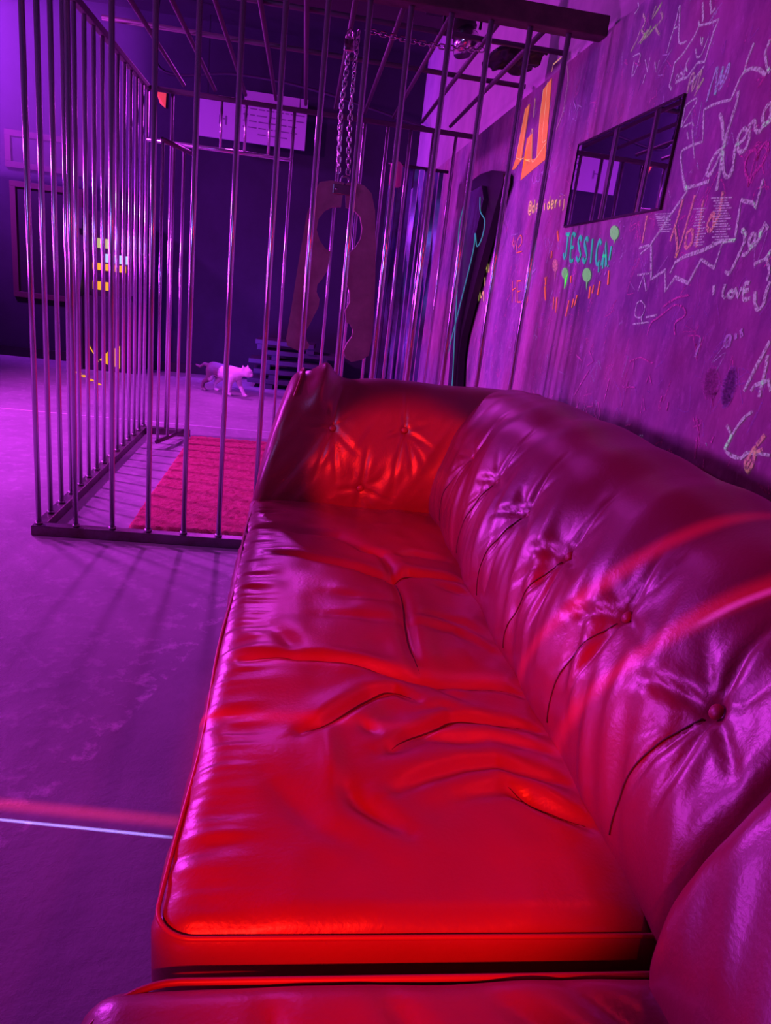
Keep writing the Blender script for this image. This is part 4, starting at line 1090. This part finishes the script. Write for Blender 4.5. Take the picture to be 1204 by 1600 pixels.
tube('cord', [(0, 0, 0.08), (0, 0, 1.5)], 0.003, BLACK, pc, 5)

# ================================================================ sign and pennants on the back wall
sg = empty('sign', (0.42, 5.0, 2.36))
tag(sg, 'wide white printed sign hanging high behind the cage', 'sign')
box('panel', (-0.52, 0, 0), (0.52, 0.02, 0.36), SIGNM, sg, 0.003)
rnd = random.Random(3)
for row in range(5):
    x = -0.10 if row < 4 else 0.05
    z = 0.30 - row * 0.055
    while x < (0.42 if row < 4 else 0.3):
        w = rnd.uniform(0.03, 0.10)
        box('print_line', (x, -0.002, z), (x + w, -0.0005, z + 0.010), INK, sg)
        x += w + 0.018
for dx in (-0.33, -0.27):
    box('print_mark', (dx, -0.002, 0.13), (dx + 0.014, -0.0005, 0.21), INK, sg)
box('print_mark', (-0.31, -0.002, 0.175), (-0.27, -0.0005, 0.185), INK, sg)
box('hanger', (-0.45, 0.004, 0.36), (-0.44, 0.012, 1.04), BLACK, sg)
box('hanger', (0.44, 0.004, 0.36), (0.45, 0.012, 1.04), BLACK, sg)
sg2 = empty('sign_strip', (0.64, 5.06, 2.70))
tag(sg2, 'narrow pale strip of board above the wide printed sign', 'sign')
box('panel', (-0.32, 0, 0.04), (0.30, 0.02, 0.13), SIGNM, sg2, 0.003)
box('bracket', (-0.02, 0.02, 0.05), (0.02, 0.14, 0.11), BLACK, sg2)
for k, (x, z, h, lab) in enumerate(((-0.50, 2.73, 0.14, 'small orange pennant cloth on the back wall left of the sign'),)):
    w = 0.05 + 0.06 * k
    bm = bmesh.new()
    pts = [(-w, 0, 0), (w, 0, 0.0), (w * 0.9, 0.0, -h), (-w * .2, 0.01, -h * .75)]
    fr = [bm.verts.new(p) for p in pts]; bk = [bm.verts.new((p[0], p[1] + 0.006, p[2])) for p in pts]
    bm.faces.new(fr); bm.faces.new(bk[::-1])
    for i in range(4): bm.faces.new((fr[i], bk[i], bk[(i + 1) % 4], fr[(i + 1) % 4]))
    o = bm_obj('pennant', bm, ORANGE); o.location = (x, Y1 - 0.012, z)
    tag(o, lab, 'pennant')

# ================================================================ lit game cabinet far left
YEL = mat('lit_yellow', (0.3, 0.2, 0.0), 0.5, emit=(1.0, 0.50, 0.0), emit_s=0.95)
WHT = mat('lit_screen', (0.1, 0.1, 0.1), 0.3, emit=(0.45, 0.80, 1.0), emit_s=0.9)
GRN = mat('lit_green', (0.1, 0.1, 0.05), 0.5, emit=(0.65, 0.75, 0.18), emit_s=0.75)
ac = empty('game_cabinet', (-0.90, 4.72, 0))
tag(ac, 'dark upright game cabinet with lit yellow panels by the back wall', 'game cabinet')
side = [(0.0, 0.0), (0.0, 0.72), (-0.06, 0.78), (0.05, 1.05), (0.08, 1.30), (0.02, 1.36), (0.06, 1.55), (0.40, 1.55), (0.40, 0.0)]
for sx in (-0.27, 0.24):
    extrude_poly('side_panel', [(a, b) for a, b in side], sx, sx + 0.03, DARK, ac, axis='x')
box('body', (-0.24, 0.10, 0.0), (0.24, 0.40, 1.54), DARK, ac)
box('front_panel', (-0.24, 0.02, 0.0), (0.24, 0.10, 0.74), DARK, ac)
def lit(name, x0, x1, z0, z1, m, y=0.085):
    box(name, (x0, y, z0), (x1, y + 0.012, z1), m, ac)
lit('marquee', -0.16, 0.08, 1.20, 1.29, GRN)
lit('screen', -0.05, 0.20, 1.07, 1.15, WHT)
lit('button_strip', -0.16, 0.16, 0.99, 1.055, YEL)
lit('coin_panel', -0.16, 0.02, 0.80, 0.88, YEL)
lit('speaker_slot', -0.18, 0.18, 0.92, 0.95, DARK)
for pts in ([(-0.20, 0.26), (-0.185, 0.26), (-0.09, 0.09)], [(-0.08, 0.11), (0.0, 0.07), (0.0, 0.20)], [(0.03, 0.07), (0.12, 0.04), (0.12, 0.27), (0.03, 0.22)]):
    extrude_poly('lit_decal', pts, 0.010, 0.018, YEL, ac)
for k in range(4):
    t0 = k / 4 + 0.05; t1 = t0 + 0.13
    A_, B_ = Vector((-1.17, 4.55, 0)), Vector((-0.72, 3.80, 0))
    a, b = A_.lerp(B_, t0), A_.lerp(B_, t1)
    nrm = (b - a).normalized().cross(Vector((0, 0, 1))) * 0.022
    z0, z1 = 0.0005, 0.004
    V = [a - nrm, a + nrm, b + nrm, b - nrm]
    V = [(p.x, p.y, z0) for p in V] + [(p.x, p.y, z1) for p in V]
    F = [(3, 2, 1, 0), (4, 5, 6, 7), (0, 1, 5, 4), (1, 2, 6, 5), (2, 3, 7, 6), (3, 0, 4, 7)]
    TAPE = mat('yellow_tape', (0.5, 0.3, 0.02), 0.5, emit=(1.0, 0.50, 0.0), emit_s=0.8)  # tape carries its own glow, added to brighten it
    o = mesh_obj('floor_tape', V, F, TAPE)
    tag(o, ['farthest of four yellow tape dashes on the floor', 'second farthest yellow tape dash on the floor', 'third yellow tape dash on the floor, counted from the cabinet', 'nearest of four yellow tape dashes on the floor'][k], 'tape', 'yellow tape dashes on the floor')

# long pale strip painted in place of a laser line behind the cage
LINE = mat('pale_laser_strip', (0.85, 0.80, 0.9), 0.6)
o = box('floor_line', (-2.6, 2.455, 0.0003), (1.6, 2.467, 0.003), LINE)
o.rotation_euler = (0, 0, 0)
tag(o, 'thin pale strip painted in for a laser line across the floor behind the cage', 'tape')

# ================================================================ timber window frame on the back wall, far left
for n_, (x0, x1, z0, z1) in enumerate(((-1.98, -1.22, 1.86, 2.20), (-1.95, -1.25, 0.62, 1.74)), 1):
    w1 = empty(f'window_{n_}', (0, Y1, 0)); structure(w1, 'faint brown timber frame on the dark back wall')
    t = 0.055
    for lo, hi in (((x0, -0.03, z0), (x1, -0.001, z0 + t)), ((x0, -0.03, z1 - t), (x1, -0.001, z1)), ((x0, -0.03, z0 + t), (x0 + t, -0.001, z1 - t)), ((x1 - t, -0.03, z0 + t), (x1, -0.001, z1 - t))):
        box('window_frame', lo, hi, TIMBER, w1, 0.003)
    box('pane', (x0 + t, -0.012, z0 + t), (x1 - t, -0.004, z1 - t), BLACK, w1)

# ================================================================ stack of boards by the back wall
st = empty('board_stack', (1.0, 4.75, 0))
tag(st, 'low stack of dark wooden boards by the back wall behind the cage', 'boards')
DWOOD = mat('dim_board', (0.035, 0.025, 0.03), 0.7, vary=(6, (0.04, 0.03, 0.04), 0.4, 0.7))
for k, (dx, dy, z, L, rot) in enumerate(((0, 0, 0.0, 0.95, 0.0), (0.03, 0.02, 0.10, 0.90, 0.03), (-0.04, 0.0, 0.20, 0.85, -0.04), (0.05, 0.03, 0.30, 0.8, 0.05), (-0.1, 0.0, 0.40, 0.6, -0.08))):
    o = box('board', (-L / 2, -0.16, 0), (L / 2, 0.16, 0.045), DWOOD, st, 0.004); o.location = (dx, dy, z + 0.055); o.rotation_euler = (0, 0, rot)
    for sx in (-0.25, 0.25):
        b = box('spacer', (-0.04, -0.15, 0), (0.04, 0.15, 0.055), DWOOD, st); b.location = (dx + sx, dy, z); 
# ================================================================ cat
def capsule(a, b, ra, rb, n=12):
    a, b = Vector(a), Vector(b)
    t = (b - a).normalized() if (b - a).length > 1e-6 else Vector((0, 0, 1))
    pts, rs = [], []
    for k in range(1, 6):
        ang = math.pi / 2 * (1 - k / 5.0)
        pts.append(a - t * ra * math.sin(ang)); rs.append(max(ra * math.cos(ang), 0.001))
    for k in range(0, 5):
        ang = math.pi / 2 * k / 5.0
        pts.append(b + t * rb * math.sin(ang)); rs.append(max(rb * math.cos(ang), 0.001))
    return tube_data(pts, rs, n)
parts = []
def limb(*nodes):
    for (a, ra), (b, rb) in zip(nodes[:-1], nodes[1:]): parts.append(capsule(a, b, ra, rb))
limb(((-0.15, 0, 0.205), 0.066), ((-0.05, 0, 0.200), 0.068), ((0.06, 0, 0.20), 0.066), ((0.13, 0, 0.205), 0.058), ((0.19, 0, 0.225), 0.040), ((0.235, 0, 0.235), 0.040))
limb(((0.235, 0, 0.235), 0.046), ((0.255, 0, 0.23), 0.043)); limb(((0.275, 0, 0.218), 0.026), ((0.292, 0, 0.214), 0.018))
for s_ in (-1, 1):
    limb(((0.225, s_ * 0.028, 0.262), 0.018), ((0.220, s_ * 0.034, 0.298), 0.003))
limb(((-0.14, 0.04, 0.19), 0.052), ((-0.11, 0.045, 0.125), 0.034), ((-0.165, 0.045, 0.07), 0.019), ((-0.155, 0.045, 0.016), 0.015), ((-0.125, 0.045, 0.013), 0.014))
limb(((-0.14, -0.04, 0.19), 0.052), ((-0.15, -0.045, 0.125), 0.034), ((-0.225, -0.045, 0.075), 0.018), ((-0.235, -0.045, 0.018), 0.015), ((-0.205, -0.045, 0.013), 0.014))
limb(((0.11, 0.035, 0.17), 0.040), ((0.13, 0.038, 0.11), 0.024), ((0.17, 0.038, 0.055), 0.018), ((0.195, 0.038, 0.016), 0.016), ((0.215, 0.038, 0.014), 0.014))
limb(((0.11, -0.035, 0.17), 0.040), ((0.085, -0.038, 0.11), 0.024), ((0.085, -0.038, 0.055), 0.017), ((0.075, -0.038, 0.016), 0.015), ((0.098, -0.038, 0.013), 0.014))
limb(((-0.20, 0, 0.225), 0.022), ((-0.26, 0, 0.235), 0.016), ((-0.32, 0.01, 0.20), 0.014), ((-0.37, 0.01, 0.21), 0.010))
V, F = merge(parts)
cat = mesh_obj('cat', V, F, None)
md = cat.modifiers.new('remesh', 'REMESH'); md.mode = 'VOXEL'; md.voxel_size = 0.006
ms = cat.modifiers.new('smooth', 'SMOOTH'); ms.iterations = 5; ms.factor = 0.5
dg = bpy.context.evaluated_depsgraph_get()
me2 = bpy.data.meshes.new_from_object(cat.evaluated_get(dg))
cat.modifiers.clear(); cat.data = me2
cat.data.polygons.foreach_set('use_smooth', [True] * len(cat.data.polygons))
fur = bpy.data.materials.new('cat_fur'); fur.use_nodes = True
nt = fur.node_tree; b = nt.nodes['Principled BSDF']; b.inputs['Roughness'].default_value = 0.9
tc = nt.nodes.new('ShaderNodeTexCoord'); sep = nt.nodes.new('ShaderNodeSeparateXYZ'); nt.links.new(tc.outputs['Object'], sep.inputs[0])
nz = nt.nodes.new('ShaderNodeTexNoise'); nz.inputs['Scale'].default_value = 11; nt.links.new(tc.outputs['Object'], nz.inputs['Vector'])
ad = nt.nodes.new('ShaderNodeMath'); ad.operation = 'MULTIPLY_ADD'; ad.inputs[1].default_value = 0.35; nt.links.new(nz.outputs['Fac'], ad.inputs[0])
ng = nt.nodes.new('ShaderNodeMath'); ng.operation = 'MULTIPLY'; ng.inputs[1].default_value = -1.0; nt.links.new(sep.outputs['X'], ng.inputs[0]); nt.links.new(ng.outputs[0], ad.inputs[2])
a2_ = nt.nodes.new('ShaderNodeMath'); a2_.operation = 'MULTIPLY_ADD'; a2_.inputs[1].default_value = 1.1; nt.links.new(sep.outputs['Z'], a2_.inputs[0]); nt.links.new(ad.outputs[0], a2_.inputs[2])
mr = nt.nodes.new('ShaderNodeMapRange'); mr.inputs[1].default_value = 0.40; mr.inputs[2].default_value = 0.45; nt.links.new(a2_.outputs[0], mr.inputs[0])
mx = nt.nodes.new('ShaderNodeMix'); mx.data_type = 'RGBA'; mx.inputs['A'].default_value = (0.82, 0.76, 0.78, 1); mx.inputs['B'].default_value = (0.16, 0.11, 0.13, 1)
nt.links.new(mr.outputs[0], mx.inputs['Factor']); nt.links.new(mx.outputs['Result'], b.inputs['Base Color'])
cat.data.materials.clear(); cat.data.materials.append(fur)
cat.location = (0.36, 4.05, 0.0)
cat.rotation_euler = (0, 0, math.atan2(-0.30, 0.42))
cat.scale = (1.05, 1.05, 1.05)
tag(cat, 'white cat with dark patched rump walking behind the cage', 'cat')
EYE = mat('cat_eye', (0.02, 0.02, 0.02), 0.1)
for s_ in (-1, 1):
    bm = bmesh.new(); bmesh.ops.create_uvsphere(bm, u_segments=8, v_segments=6, radius=0.007)
    e_ = bm_obj('eye', bm, EYE, cat, True); e_.location = (0.279, s_ * 0.018, 0.240)

# ================================================================ ceiling beams and a sagging cable
CB = mat('ceiling_beam_paint', (0.06, 0.04, 0.06), 0.7)
for k, y in enumerate((-3.4, -1.6, 0.2, 2.0, 3.8)):
    structure(box(f'trim_{k + 1}', (X0, y, ZC - 0.16), (X1, y + 0.14, ZC), CB), 'dark ceiling beam')
pts = catmull([(-0.42, 4.6, 3.38), (-0.4, 4.6, 2.80), (0.3, 4.55, 2.84), (1.0, 4.5, 2.80), (2.06, 4.45, 2.62)], 10)
tag(tube('cable', pts, 0.014, DARK, None, 6), 'dark cable slung across the room above the sign', 'cable')

# ================================================================ theatrical haze hanging at the back of the room
hz_m = bpy.data.materials.new('violet_haze'); hz_m.use_nodes = True
nt = hz_m.node_tree; nt.nodes.remove(nt.nodes['Principled BSDF'])
vsn = nt.nodes.new('ShaderNodeVolumeScatter'); vsn.inputs['Density'].default_value = 0.16; vsn.inputs['Anisotropy'].default_value = 0.1
vsn.inputs['Color'].default_value = (0.9, 0.9, 0.9, 1)
nt.links.new(vsn.outputs[0], nt.nodes['Material Output'].inputs['Volume'])
hzo = box('haze', (X0 + 0.02, 3.2, 1.75), (-0.55, Y1 - 0.05, ZC - 0.2), hz_m)
tag(hzo, 'thin violet stage haze glowing in the back left corner', 'haze', kind='stuff')
